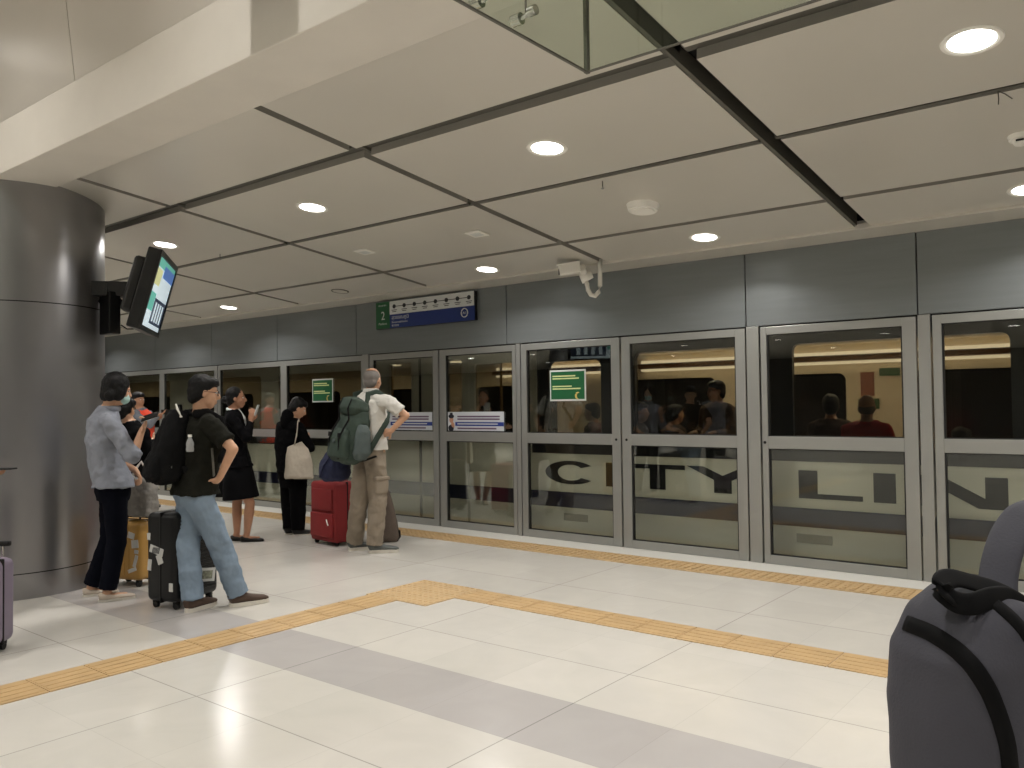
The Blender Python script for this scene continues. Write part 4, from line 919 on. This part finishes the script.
# green backpack
M_gb = mat('pack_green', (46, 60, 50), .8, noise=.10, nscale=10, bump=.25, bscale=60); M_gb2 = mat('pack_greygreen', (74, 84, 82), .8, noise=.08, nscale=10, bump=.2, bscale=60)
bo = at(353, 431, 8.06); gb = thing('backpack', 'large dark green hiking backpack on the white-shirted person', 'backpack', bo)
bu = (ZV+RH*.10).normalized(); bf = (-f5*.8-FH*.35-RH*.15).normalized(); bl = bf.cross(bu).normalized()*-1; bf = bu.cross(bl).normalized(); 
if bf.dot(f5) > 0: bf = -bf
GM = frameM(bo, bl, bf, bu)
bm = B(); loft(bm, [(L3(GM, 0, -.02, -.30), .12, .07), (L3(GM, 0, .0, -.26), .165, .12), (L3(GM, 0, .01, -.10), .175, .13), (L3(GM, 0, .0, .08), .165, .12), (L3(GM, 0, -.01, .20), .14, .10)], bl, 30, 3); robj('main_body', bm, M_gb, gb, .009, 4, .02, .08)
bm = B(); loft(bm, [(L3(GM, .0, .01, .17), .13, .11), (L3(GM, .0, .015, .22), .15, .13), (L3(GM, .0, .0, .29), .13, .11), (L3(GM, .0, -.01, .32), .07, .06)], bl, 28, 3); robj('lid', bm, M_gb, gb, .009, 3, .015, .08)
bm = B(); loft(bm, [(L3(GM, 0, .13, -.28), .10, .04), (L3(GM, 0, .155, -.24), .125, .07), (L3(GM, 0, .155, -.08), .125, .065), (L3(GM, 0, .13, .02), .10, .03)], bl, 26, 3); robj('front_pocket', bm, M_gb, gb, .008, 3, .014, .06)
for a in (-1, 1):
    bm = B(); loft(bm, [(L3(GM, a*.165, .02, -.26), .035, .07), (L3(GM, a*.185, .02, -.20), .045, .095), (L3(GM, a*.18, .02, .0), .035, .085), (L3(GM, a*.16, .02, .07), .02, .05)], bl, 20, 3); robj('side_pocket', bm, M_gb2, gb, .008, 3, .012, .06)
    s2 = J['UC']+l5*(a*.125)
    bm = B(); tube(bm, [L3(GM, a*.07, -.09, .20), s2-f5*.10+ZV*.07, s2+ZV*.088, s2+f5*.09+ZV*.04, s2+f5*.13-ZV*.09, s2+f5*.08-ZV*.20+l5*a*.06, L3(GM, a*.16, -.08, -.2)], .034, 10, flat=.28, hint=l5); robj('shoulder_strap', bm, M_gb, gb, .006, 2)
    bm = B(); tube(bm, [L3(GM, a*.07, .105, .31), L3(GM, a*.07, .145, .22), L3(GM, a*.07, .122, .11), L3(GM, a*.07, .18, .02), L3(GM, a*.07, .222, -.08), L3(GM, a*.07, .20, -.27)], .011, 8, flat=.3, hint=bl); obj('compression_strap', bm, M_blk, gb)
    bm = B(); box(bm, -.018, .018, -.006, .006, -.022, .022, GM @ Matrix.Translation((a*.07, .222, -.04))); obj('buckle', bm, M_blk, gb)
bm = B(); tube(bm, [L3(GM, -.15, -.08, -.26), L3(GM, .0, -.02, -.31), L3(GM, .15, -.06, -.27), L3(GM, .24, -.12, -.22)], .028, 8, flat=.4, hint=ZV); robj('hip_belt', bm, M_bag, gb, .007, 2)
bm = B(); ellipsoid(bm, L3(GM, 0, .225, -.10), (bl*.022, bf*.004, bu*.02)); obj('badge', bm, M_gb2, gb)

# --- 6: dark-clothed person behind the grey shirt
f6 = dirs(60); l6 = f6.cross(ZV); D = 8.1
J = joints(D, dict(P=(137, 484), W=(135, 464), Ch=(133, 448), UC=(132, 433), N=(129, 421), H=(126, 409), EL=(118, 454, .15), ER=(150, 454, -.10), WR=(152, 441, .15), WL=(140, 444, .3)))
J['SL'] = J['UC']-l6*.16; J['SR'] = J['UC']+l6*.165; J['HL'] = J['P']-l6*.08-ZV*.06; J['HR'] = J['P']+l6*.08-ZV*.06
for k, a in (('L', -1), ('R', 1)):
    J['A'+k] = V((J['P'].x, J['P'].y, .09))+l6*a*.10; J['T'+k] = f6; J['K'+k] = J['H'+k].lerp(J['A'+k], .5)+f6*.02
person('person in black behind the grey-shirted one, mostly hidden', D, J, f6, dirs(75)-ZV*.2, hs=.98, hair=M_hair, hairkw=dict(length=.02), top=M_blkcl, sleeves='long', hem=.78,
    bottom=(M_blkcl, dict()), shoes=(M_blkshoe, M_solek, dict()), vox=.010, hands=dict(R=(RH*.3+ZV*.3+FH, -RH, ZV, .7), L=(RH*.5+FH, -RH, ZV, .7)))
# --- 7: orange vest, far down the platform
f7 = dirs(-15); l7 = f7.cross(ZV); D = 12.2
J = joints(D, dict(P=(143, 450), W=(143, 438), Ch=(142, 426), UC=(141.5, 415), N=(140, 408), H=(138.5, 400), EL=(147, 427, .18), ER=(150, 425, -.14), WR=(158, 415, -.10), WL=(155, 419, .10)))
J['SL'] = J['UC']-l7*.15; J['SR'] = J['UC']+l7*.155; J['HL'] = J['P']-l7*.08-ZV*.06; J['HR'] = J['P']+l7*.08-ZV*.06
for k, a in (('L', -1), ('R', 1)):
    J['A'+k] = V((J['P'].x, J['P'].y, .09))+l7*a*.11; J['T'+k] = f7; J['K'+k] = J['H'+k].lerp(J['A'+k], .5)+f7*.02
p7, _x = person('distant person in an orange vest over grey sleeves holding out a phone', D, J, f7, dirs(-25), hs=.98, hair=M_hair, top=mat('sleeve_grey', (110, 114, 122), .9), sleeves='long', hem=.95,
    bottom=(M_blkcl, dict()), shoes=(M_blkshoe, M_solek, dict()), vox=.012, skin=M_skin2, hands=dict(R=(RH+ZV*.3, ZV, FH, .5), L=(RH+ZV*.4, -FH, ZV, .5)))
bm = B(); loft(bm, [(J['P']+ZV*.02, .17, .15), (J['W'], .16, .145), (J['Ch'], .178, .155), (J['UC'], .168, .135), (J['N']-ZV*.03, .09, .085)], l7, 28); robj('vest', bm, mat('vest_orange', (236, 74, 44), .7, emit=0), p7, .010, 3)
ph = at(164, 412, 12.1); pt = thing('smartphone', 'phone held out by the distant person in the orange vest', 'phone', ph)
bm = B(); rbox(bm, -.04, .08, -.008, .008, -.035, .035, .004, 2, frameM(ph, RH, FH, ZV)); obj('case', bm, M_blk, pt)

# ------------------------------------------------------------------ luggage
def suitcase(name, label, c, ax, w, d, h, m, rib=None, soft=False, rail=0., seams=True, wheels=True, hz=.055, vox=.008, gw=.10):
    """c ground centre, ax width axis; front faces -y of the local frame"""
    ax = ax.normalized(); ang = math.atan2(ax.y, ax.x); t = thing(name, label, 'suitcase', (c.x, c.y, 0), rz=ang)
    bm = B(); r = .045 if not soft else .035
    rbox(bm, -w/2, w/2, -d/2, d/2, hz, h, r, 6)
    s = obj('shell', bm, m, t, smooth=True, local=True)
    if rib == 'h':
        bm = B(); z = hz+.06
        while z < h-.06: rbox(bm, -w/2+.035, w/2-.035, -d/2-.006, d/2+.006, z, z+.012, .004, 2); z += .026
        obj('ribs', bm, m, t, smooth=False, local=True)
    if rib == 'v':
        bm = B(); x = -w/2+.05
        while x < w/2-.05: rbox(bm, x, x+.018, -d/2-.006, d/2+.006, hz+.03, h-.03, .005, 2); x += .042
        obj('ribs', bm, m, t, smooth=False, local=True)
    if seams:
        bm = B(); y = 0.
        rbox(bm, -w/2-.004, w/2+.004, y-.008, y+.008, hz-.004, h+.004, .006, 2); obj('zip_seam', bm, M_blk, t, local=True)
    if soft:
        bm = B(); rbox(bm, -w/2+.04, w/2-.04, -d/2-.03, -d/2+.01, hz+.05, h*.52, .018, 3); obj('front_pocket', bm, m, t, smooth=True, local=True)
        bm = B(); rbox(bm, -w/2+.05, w/2-.05, -d/2-.02, -d/2+.01, h*.56, h-.07, .012, 3); obj('front_pocket', bm, m, t, smooth=True, local=True)
    if wheels:
        for sx in (-1, 1):
            for sy in (-1, 1):
                x, y = sx*(w/2-.055), sy*(d/2-.05)
                bm = B(); cyl(bm, V((x-.011, y, .026)), V((x+.011, y, .026)), .025, seg=18); wh = obj('wheel', bm, M_blk, t, local=True)
                bm = B(); rbox(bm, x-.018, x+.018, y-.022, y+.022, .034, hz+.012, .006, 2); obj('fork', bm, M_blk, wh, local=True)
    bm = B(); tube(bm, [V((-.07, 0, h)), V((-.065, 0, h+.022)), V((.065, 0, h+.022)), V((.07, 0, h))], .009, 8); obj('top_handle', bm, M_blk, t, local=True)
    if rail:
        y = d/2-.03
        for x in (-gw*.75, gw*.75): bm = B(); cyl(bm, V((x, y, h-.01)), V((x, y, h+rail)), .008, seg=10); obj('telescopic_rail', bm, M_chrome, t, local=True)
        bm = B(); rbox(bm, -gw, gw, y-.016, y+.016, h+rail-.01, h+rail+.02, .008, 3); obj('grip', bm, M_blk, t, local=True)
    return t
def label_on(t, x0, x1, z0, z1, y, m, tilt=0., name='sticker', thick=.002):
    c = V(((x0+x1)/2, y, (z0+z1)/2)); M = Matrix.Translation(c) @ Euler((0, tilt, 0)).to_matrix().to_4x4()
    bm = B(); box(bm, -(x1-x0)/2, (x1-x0)/2, -thick, thick, -(z1-z0)/2, (z1-z0)/2, M); return obj(name, bm, m, t, local=True)
def label_side(t, y0, y1, z0, z1, x, m, tilt=0., name='sticker', thick=.002):
    c = V((x, (y0+y1)/2, (z0+z1)/2)); M = Matrix.Translation(c) @ Euler((tilt, 0, 0)).to_matrix().to_4x4()
    bm = B(); box(bm, -thick, thick, -(y1-y0)/2, (y1-y0)/2, -(z1-z0)/2, (z1-z0)/2, M); return obj(name, bm, m, t, local=True)
M_stk = mat('sticker_white', (190, 190, 186), .6); M_stk2 = mat('sticker_print', (120, 122, 104), .6, noise=.6, nscale=60)
# black case: narrow side towards the column, ribbed face to the right
ca_ = on_z(155, 609); cb_ = on_z(181, 612); cc_ = on_z(216, 600)
M_kc = mat('case_black', (10, 11, 12), .4, spec=.35)
n1 = (cb_-ca_).normalized(); w1 = V((-n1.y, n1.x, 0)); W_, D_ = .43, (cb_-ca_).length+.045
cen = (ca_+cb_)/2 + w1*(W_/2-.02) + FH*.03 - RH*.05
bc = suitcase('suitcase', 'black hard-shell suitcase with white stickers beside the person in jeans', cen, w1, W_, D_, .70, M_kc, rib='h', rail=0)
# local frame: x along w1 (away), y = perpendicular; near narrow side is x=-W/2
label_side(bc, -.03, .10, .40, .455, -W_/2-.003, M_stk, .25); label_side(bc, -.02, .03, .33, .40, -W_/2-.003, M_stk, -.4, 'tag'); 
label_side(bc, -.12, -.085, .14, .20, -W_/2-.003, M_stk, 0); label_side(bc, .085, .12, .28, .36, -W_/2-.003, M_stk, .1); label_side(bc, .095, .125, .50, .55, -W_/2-.003, M_stk, .0)
label_on(bc, .0, .16, .16, .26, -D_/2-.009, M_stk, .15); label_on(bc, .03, .13, .18, .24, -D_/2-.012, M_stk2, .15)
for k in range(6): label_side(bc, .005+k*.012, .011+k*.012, .405, .45, -W_/2-.006, M_ink, .25, 'barcode_bar', .001)
# tan case behind it
tc_ = at(134, 556, 6.86); tc_.z = 0; M_tan = mat('case_tan', (168, 128, 62), .38, noise=.04, nscale=5)
ta = (RH*.9-FH*.35).normalized()
tcs = suitcase('suitcase', 'tan hard-shell suitcase with white stickers behind the navy trousers', tc_, ta, .36, .24, .54, M_tan, rib=None, rail=0)
for (a, b, c, d, tl2) in ((.06, .13, .40, .45, .25), (.10, .17, .325, .39, -.1), (.125, .155, .17, .27, .3), (.06, .15, .13, .16, -.35), (.13, .17, .28, .31, .1)): label_on(tcs, a, b, c, d, -.122, M_stk, tl2)
for x in (-.09, -.04, .01, .06): bm = B(); rbox(bm, x, x+.012, -.124, -.11, .1, .5, .003, 2); obj('rib', bm, M_tan, tcs, local=True)
# grey crinkled bag on top of it
c = at(141, 506, 6.80); zb = .545; c = V((c.x, c.y, zb+.155)); t = thing('tote_bag', 'crinkled grey shopping bag standing on the tan suitcase', 'tote bag', (c.x, c.y, zb+.02))
M_gry = mat('bag_grey', (128, 124, 118), .8, noise=.12, nscale=9, bump=.4, bscale=25)
bm = B(); loft(bm, [(c-ZV*.125, .12, .075), (c-ZV*.11, .135, .085), (c+ZV*.03, .145, .085), (c+ZV*.16, .14, .075), (c+ZV*.19, .12, .05)], ta, 30, 4.5); robj('bag_body', bm, M_gry, t, .008, 2, .05, .07)
for s_ in (-1, 1):
    o_ = FH*(.04*s_); bm = B(); tube(bm, [c+ZV*.17-RH*.07+o_, c+ZV*.27-RH*.02+o_, c+ZV*.32+RH*.01+o_*.4, c+ZV*.26+RH*.06+o_, c+ZV*.17+RH*.09+o_], .011, 8, flat=.4, hint=FH); obj('handle', bm, mat('bag_handle', (190, 184, 176), .8) if s_ < 0 else M_bag, t, smooth=True)
# red case
rc_ = on_z(335, 547.5); rl_ = on_z(309.5, 542.5); ra = (rc_-rl_).normalized(); rn = V((-ra.y, ra.x, 0))
M_red = mat('case_red', (126, 26, 28), .75, noise=.06, nscale=8, bump=.2, bscale=150)
rs = suitcase('suitcase', 'red soft-sided suitcase under the navy bag, beside the cargo trousers', (rc_+rl_)/2+rn*.16, ra, (rc_-rl_).length, .30, .66, M_red, soft=True, hz=.035, rail=0)
bm = B(); tube(bm, [V((.13, -.19, .28)), V((.15, -.195, .25)), V((.16, -.19, .22))], .007, 6); obj('zip_pull', bm, M_white, rs, local=True)
# navy bag on top
c = at(334, 464, 8.42); zt = .685; t = thing('drawstring_bag', 'navy blue rounded bag resting on the red suitcase', 'bag', (c.x, c.y, zt))
M_nb = mat('bag_navy', (26, 32, 62), .8, noise=.08, nscale=8, bump=.25, bscale=50)
c0 = V((c.x, c.y, zt)); sl = RH*.30+ZV
bm = B(); loft(bm, [(c0+ZV*.01, .10, .08), (c0+ZV*.05, .155, .12), (c0+ZV*.15+RH*.01, .165, .13), (c0+ZV*.26+RH*.05, .13, .11), (c0+ZV*.35+RH*.09, .07, .06), (c0+ZV*.40+RH*.11, .035, .03)], RH, 30, 2.3); robj('bag_body', bm, M_nb, t, .009, 3, .03, .09)
bm = B(); tube(bm, [c0+ZV*.30+RH*.0-FH*.09, c0+ZV*.18-RH*.08-FH*.13, c0+ZV*.06-RH*.12-FH*.10], .012, 8, flat=.4); obj('strap', bm, M_nb, t)
# brown soft case behind the trousers
c = on_z(386, 544); c = c+FH*.16-RH*.02; t = thing('soft_case', 'brown soft upright case leaning behind the cargo trousers', 'bag', (c.x, c.y, 0))
M_br = mat('case_brown', (92, 80, 70), .85, noise=.08, nscale=12, bump=.3, bscale=80); ln = -RH*.16+ZV
bm = B(); loft(bm, [(c+ZV*.012, .13, .09), (c+ZV*.05, .14, .10), (c+ZV*.3-RH*.03, .125, .09), (c+ZV*.52-RH*.065, .10, .075), (c+ZV*.60-RH*.08, .07, .05)], RH, 28, 4); robj('bag_body', bm, M_br, t, .009, 3, .012)
bm = B(); tube(bm, [c+ZV*.03+RH*.0-FH*.09, c+ZV*.28-RH*.03-FH*.088, c+ZV*.50-RH*.06-FH*.074], .006, 6); obj('zip', bm, M_blk, t)
bm = B(); tube(bm, [c+ZV*.02+RH*.12-FH*.05, c+ZV*.05+RH*.145, c+ZV*.12+RH*.14], .012, 8); obj('corner_guard', bm, M_blk, t)
# purple-grey case cut by the left edge
g = on_z(4, 656); M_pur = mat('case_mauve', (122, 112, 128), .45, noise=.03, nscale=9)
la_ = RH
lc = suitcase('suitcase', 'mauve ribbed suitcase cut by the left edge', V((g.x, g.y, 0))-RH*.245+FH*.05, la_, .42, .26, .56, M_pur, rib='h', rail=.075, gw=.19)
# off-frame traveller holding its handle
f8 = dirs(10); l8 = f8.cross(ZV); hb = V((g.x, g.y, 0))-RH*.72-FH*.02
J = dict(P=hb+ZV*.95, W=hb+ZV*1.12, Ch=hb+ZV*1.26, UC=hb+ZV*1.40, N=hb+ZV*1.48, H=hb+ZV*1.60+f8*.02)
J['SL'] = J['UC']-l8*.16; J['SR'] = J['UC']+l8*.16; J['EL'] = J['SL']-ZV*.29+f8*.02; J['WL'] = J['EL']-ZV*.23+f8*.06
gp = at(-2, 473, 5.85)
J['WR'] = gp-RH*.085-ZV*.015; J['ER'] = J['SR'].lerp(J['WR'], .5)-ZV*.16-f8*.03
for k, a in (('L', -1), ('R', 1)):
    J['H'+k] = J['P']+l8*a*.08-ZV*.06; J['A'+k] = V((hb.x, hb.y, .09))+l8*a*.10; J['T'+k] = f8; J['K'+k] = J['H'+k].lerp(J['A'+k], .5)+f8*.02
person('traveller beyond the left edge holding a phone over the mauve suitcase', 5.8, J, f8, dirs(20), hs=1., hair=M_hair, top=M_gsh, sleeves='long', hem=.86, bottom=(M_blkcl, dict()), shoes=(M_blkshoe, M_solek, dict()), vox=.010,
    hands=dict(R=(RH, ZV, FH, .45, .9), L=(-ZV, f8, f8, .4)))

t = thing('smartphone', 'black phone held flat at the left edge above the mauve suitcase', 'phone', gp+ZV*.03)
bm = B(); rbox(bm, -.03, .118, -.036, .036, .024, .034, .004, 2, frameM(gp, RH, FH, ZV)); obj('case', bm, M_blk, t)
bm = B(); rbox(bm, -.026, .114, -.032, .032, .033, .0355, .001, 1, frameM(gp, RH, FH, ZV)); obj('screen', bm, M_blk_m, t)

# ------------------------------------------------------------------ passengers in the train
def pax(label, px, py, Y, heading, top, zt_seat=None, skin=None, hair=None, hk={}, lookd=0, hs=1.0, bald=False):
    """px, py: picture place of the head centre, Y: how far in"""
    h = on_y(px, py, Y); f = V((math.cos(math.radians(heading)), math.sin(math.radians(heading)), 0)); l = f.cross(ZV)
    b = V((h.x, h.y, 0))-f*.03; z = h.z
    J = dict(H=h, N=b+ZV*(z-.125), UC=b+ZV*(z-.20), Ch=b+ZV*(z-.34)+f*.01, W=b+ZV*(z-.48), P=b+ZV*(z-.64))
    for k, a in (('L', -1), ('R', 1)):
        J['S'+k] = J['UC']+l*a*.165-ZV*.02; J['E'+k] = J['S'+k]-ZV*.27+l*a*.04+f*.04; J['W'+k] = J['E'+k]+f*.22+ZV*.03-l*a*.08
        J['H'+k] = J['P']+l*a*.085-ZV*.04; J['T'+k] = f
        if zt_seat: J['K'+k] = J['H'+k]+f*.42-ZV*.02; J['A'+k] = V((J['K'+k].x, J['K'+k].y, .10))
        else: J['A'+k] = V((b.x, b.y, .09))+l*a*.10; J['K'+k] = J['H'+k].lerp(J['A'+k], .5)
    hf = (f+l*lookd).normalized()
    t, b_ = person(label, 0, J, f, hf, hs=hs, skin=skin, hair=hair, hairkw=hk, top=top, sleeves='long', hem=z-.70, bottom=(M_blkcl, dict()), shoes=(M_blkshoe, M_solek, dict()), vox=.012,
        hands=dict(R=(f-ZV*.1, -ZV, -l, .5), L=(f-ZV*.1, -ZV, l, .5)))
    return t, J, hf
pax('train passenger in a brown jacket facing the platform, seen through the letter Y door', 716, 391, 8.75, -100, mat('jacket_brown', (96, 74, 54), .9), skin=M_skin2, hair=M_hair, lookd=.5)
t, J, hf = pax('balding train passenger in a red top with back to the window', 867, 407, 8.2, 95, mat('top_red', (196, 44, 46), .9), skin=M_skin)
bm = B(); P_, E_ = head_prims(bm, J['H'], hf, ZV, 1., 'none'); E_(0, -.03, -.02, .079, .075, .06); robj('hair', bm, M_hairg, t, .010, 2)
pax('train passenger in dark brown clothes left of the one in red', 831, 406, 8.75, 100, mat('top_umber', (66, 46, 36), .9), skin=M_skin2, hair=M_hair)
pax('dark-clothed train passenger low in the window left of the brown jacket', 676, 414, 9.15, 60, mat('top_darkbrown', (58, 44, 34), .9), skin=M_skin2, hair=M_hair)
pax('train passenger with an orange-lit face at the left of the letter T window', 640, 412, 8.5, 20, mat('top_charcoal', (48, 46, 46), .9), skin=M_skin, hair=M_hair, hk=dict(length=.02))
pax('train passenger in black behind the green notice above the letter C', 545, 408, 8.7, 30, mat('top_ink', (36, 32, 32), .9), skin=M_skin2, hair=M_hair)
pax('train passenger in maroon right of the green notice above the letter C', 592, 412, 8.9, 200, mat('top_maroon', (84, 42, 36), .9), skin=M_skin2, hair=M_hair)
pax('train passenger in tan low in the window by the far right door', 962, 440, 8.6, 80, mat('top_tan', (120, 96, 74), .9), skin=M_skin2, hair=M_hair)

# ------------------------------------------------------------------ near backpack at the right edge and its wearer
M_pk = mat('pack_slate', (62, 62, 70), .8, noise=.05, nscale=6, bump=.15, bscale=220); M_pkz = mat('pack_black', (6, 6, 7), .7, spec=.15)
Dk = 1.36; pc = at(983, 700, Dk); t = thing('backpack', 'large slate grey backpack with black zip and top loop at the right edge', 'backpack', (pc.x, pc.y, .68))
zb = lambda x, y, d=0: at(x, y, Dk+d)
ax = (RH*.93+FH*.37).normalized()
bm = B()
loft(bm, [(zb(990, 850), .12, .085), (zb(990, 835), .145, .10), (zb(988, 760), .158, .112), (zb(984, 690), .157, .112), (zb(982, 645), .148, .105), (zb(984, 615), .118, .09), (zb(988, 597), .085, .07), (zb(990, 590), .05, .05)], ax, 40, 2.7)
pk = robj('main_body', bm, M_pk, t, .007, 5, .008, .12)
bv = bvh_of(pk)
def band(name, pts, w, m, th=.003, off=.0005):
    P_s = []; Ns = []
    # densify
    q_ = []
    for a, b in zip(pts, pts[1:]):
        for k in range(5): q_.append((a[0]+(b[0]-a[0])*k/5, a[1]+(b[1]-a[1])*k/5))
    q_.append(pts[-1])
    for x, y in q_:
        s = snap(bv, x, y)
        if s: P_s.append(s[0]); Ns.append(s[1])
    for _ in range(3):
        Ns = [(Ns[max(i-1, 0)]+Ns[i]+Ns[min(i+1, len(Ns)-1)]).normalized() for i in range(len(Ns))]
        P_s = [P_s[0]]+[(P_s[i-1]+P_s[i]*2+P_s[i+1])/4 for i in range(1, len(P_s)-1)]+[P_s[-1]]
    bm = B(); rings = []
    for i, (p, n) in enumerate(zip(P_s, Ns)):
        d = (P_s[min(i+1, len(P_s)-1)]-P_s[max(i-1, 0)]).normalized(); s = d.cross(n).normalized(); n = s.cross(d)
        rings.append([bm.verts.new(p+s*(w/2)*a+n*b) for a, b in ((-1, -.004), (-.8, off+th), (0, off+th*1.3), (.8, off+th), (1, -.004))])
    for a, b in zip(rings, rings[1:]):
        for k in range(5): bm.faces.new((a[k], a[(k+1) % 5], b[(k+1) % 5], b[k]))
    bm.faces.new(rings[0][::-1]); bm.faces.new(rings[-1]); bmesh.ops.recalc_face_normals(bm, faces=bm.faces)
    return obj(name, bm, m, t, smooth=True)
band('zip', [(906, 623), (930, 632), (955, 648), (975, 668), (990, 692), (1000, 718), (1008, 745), (1012, 790), (1013, 830)], .030, M_pkz)
band('zip', [(990, 600), (1003, 610), (1016, 622), (1030, 640), (1042, 668)], .026, M_pkz)
def ribbon(name, pts, w, th, m, side):
    """flat strap through 3-D points with smooth curve; side = width direction"""
    P = [V(p) for p in pts]; c = []
    for i in range(len(P)-1):
        p0, p1, p2, p3 = P[max(i-1, 0)], P[i], P[i+1], P[min(i+2, len(P)-1)]
        for k in range(8):
            u = k/8; c.append(.5*((2*p1)+(p2-p0)*u+(2*p0-5*p1+4*p2-p3)*u*u+(3*p1-p0-3*p2+p3)*u**3))
    c.append(P[-1]); bm = B(); rings = []
    for i, p in enumerate(c):
        d = (c[min(i+1, len(c)-1)]-c[max(i-1, 0)]).normalized(); s = (side-d*side.dot(d)).normalized(); n = s.cross(d)
        rings.append([bm.verts.new(p+s*(w/2)*math.copysign(abs(math.cos(a))**.5, math.cos(a))+n*(th/2)*math.sin(a)) for a in [2*PI*k/14 for k in range(14)]])
    for a, b in zip(rings, rings[1:]):
        for k in range(14): bm.faces.new((a[k], a[(k+1) % 14], b[(k+1) % 14], b[k]))
    bm.faces.new(rings[0][::-1]); bm.faces.new(rings[-1]); bmesh.ops.recalc_face_normals(bm, faces=bm.faces)
    return obj(name, bm, m, t, smooth=True)
ribbon('top_loop', [zb(985, 612, .0), zb(968, 606, -.06), zb(950, 596, -.085), zb(941, 585, -.08), zb(952, 578, -.05), zb(975, 583, -.03), zb(1000, 590, -.02), zb(1024, 602, -.01), zb(1044, 618, .0)], .034, .007, M_pkz, FH*.75+ZV*.75)
ribbon('top_loop', [zb(941, 586, -.082), zb(945, 594, -.088), zb(956, 602, -.09), zb(972, 604, -.09), zb(992, 598, -.07), zb(1010, 598, -.04), zb(1030, 610, -.03)], .034, .008, M_pkz, ZV+FH*.3)
# padded shoulder strap rising from the pack over the shoulder
ribbon('shoulder_strap', [zb(1000, 606, .10), zb(998, 580, .12), zb(1004, 550, .14), zb(1015, 525, .17), zb(1033, 508, .20), zb(1060, 505, .25), zb(1085, 520, .33), zb(1092, 570, .38)], .062, .022, M_pk, RH*.9-FH*.5)
ribbon('strap_edge', [zb(1014, 606, .105), zb(1013, 582, .125), zb(1019, 555, .15), zb(1028, 533, .175), zb(1042, 520, .20)], .012, .026, M_pkz, RH*.9-FH*.5)
# wearer, standing beyond the right edge
f9 = dirs(25); l9 = f9.cross(ZV); hb = at(1190, 700, 1.68); hb.z = 0
J = dict(P=hb+ZV*.80, W=hb+ZV*.95, Ch=hb+ZV*1.08, UC=hb+ZV*1.20, N=hb+ZV*1.30, H=hb+ZV*1.42+f9*.02)
for k, a in (('L', -1), ('R', 1)):
    J['S'+k] = J['UC']+l9*a*.16-ZV*.02; J['E'+k] = J['S'+k]-ZV*.27+l9*a*.03; J['W'+k] = J['E'+k]-ZV*.20+f9*.10
    J['H'+k] = J['P']+l9*a*.08-ZV*.05; J['A'+k] = V((hb.x, hb.y, .09))+l9*a*.10; J['T'+k] = f9; J['K'+k] = J['H'+k].lerp(J['A'+k], .5)+f9*.02
M_pat = mat('blouse_pattern', (150, 140, 120), .8, noise=.8, nscale=55)
person('wearer of the slate backpack in a patterned top, beyond the right edge', 1.6, J, f9, f9, hs=.95, hair=M_hair, hairkw=dict(bob=True), top=M_pat, sleeves='short', hem=.74, bottom=(M_navy, dict()), shoes=(M_blkshoe, M_solek, dict()), vox=.010,
    hands=dict(R=(-ZV, -l9, f9, .4), L=(-ZV, l9, f9, .4)))
# panel added in the tall hall, out of view, to throw the beam's shadow
t = thing('beam_shadow_panel', 'blank grey sign panel hung before the beam, above the view', 'sign', (-3.45, 2.24, 3.5))
bm = B(); box(bm, -3.60, -3.27, 2.22, 2.26, 3.50, 4.3); obj('panel', bm, M_hdr, t)
for x in (-3.55, -3.32): bm = B(); cyl(bm, V((x, 2.24, 4.3)), V((x, 2.24, 4.9)), .012, seg=10); obj('hanger_rod', bm, M_track, t)
SC.world = bpy.data.worlds.new('w'); SC.world.use_nodes = True
SC.world.node_tree.nodes['Background'].inputs[0].default_value = (.02, .02, .02, 1)
vs_ = SC.view_settings; vs_.view_transform = 'Standard'; vs_.look = 'None'; vs_.gamma = 1; vs_.use_curve_mapping = False; vs_.exposure = 0
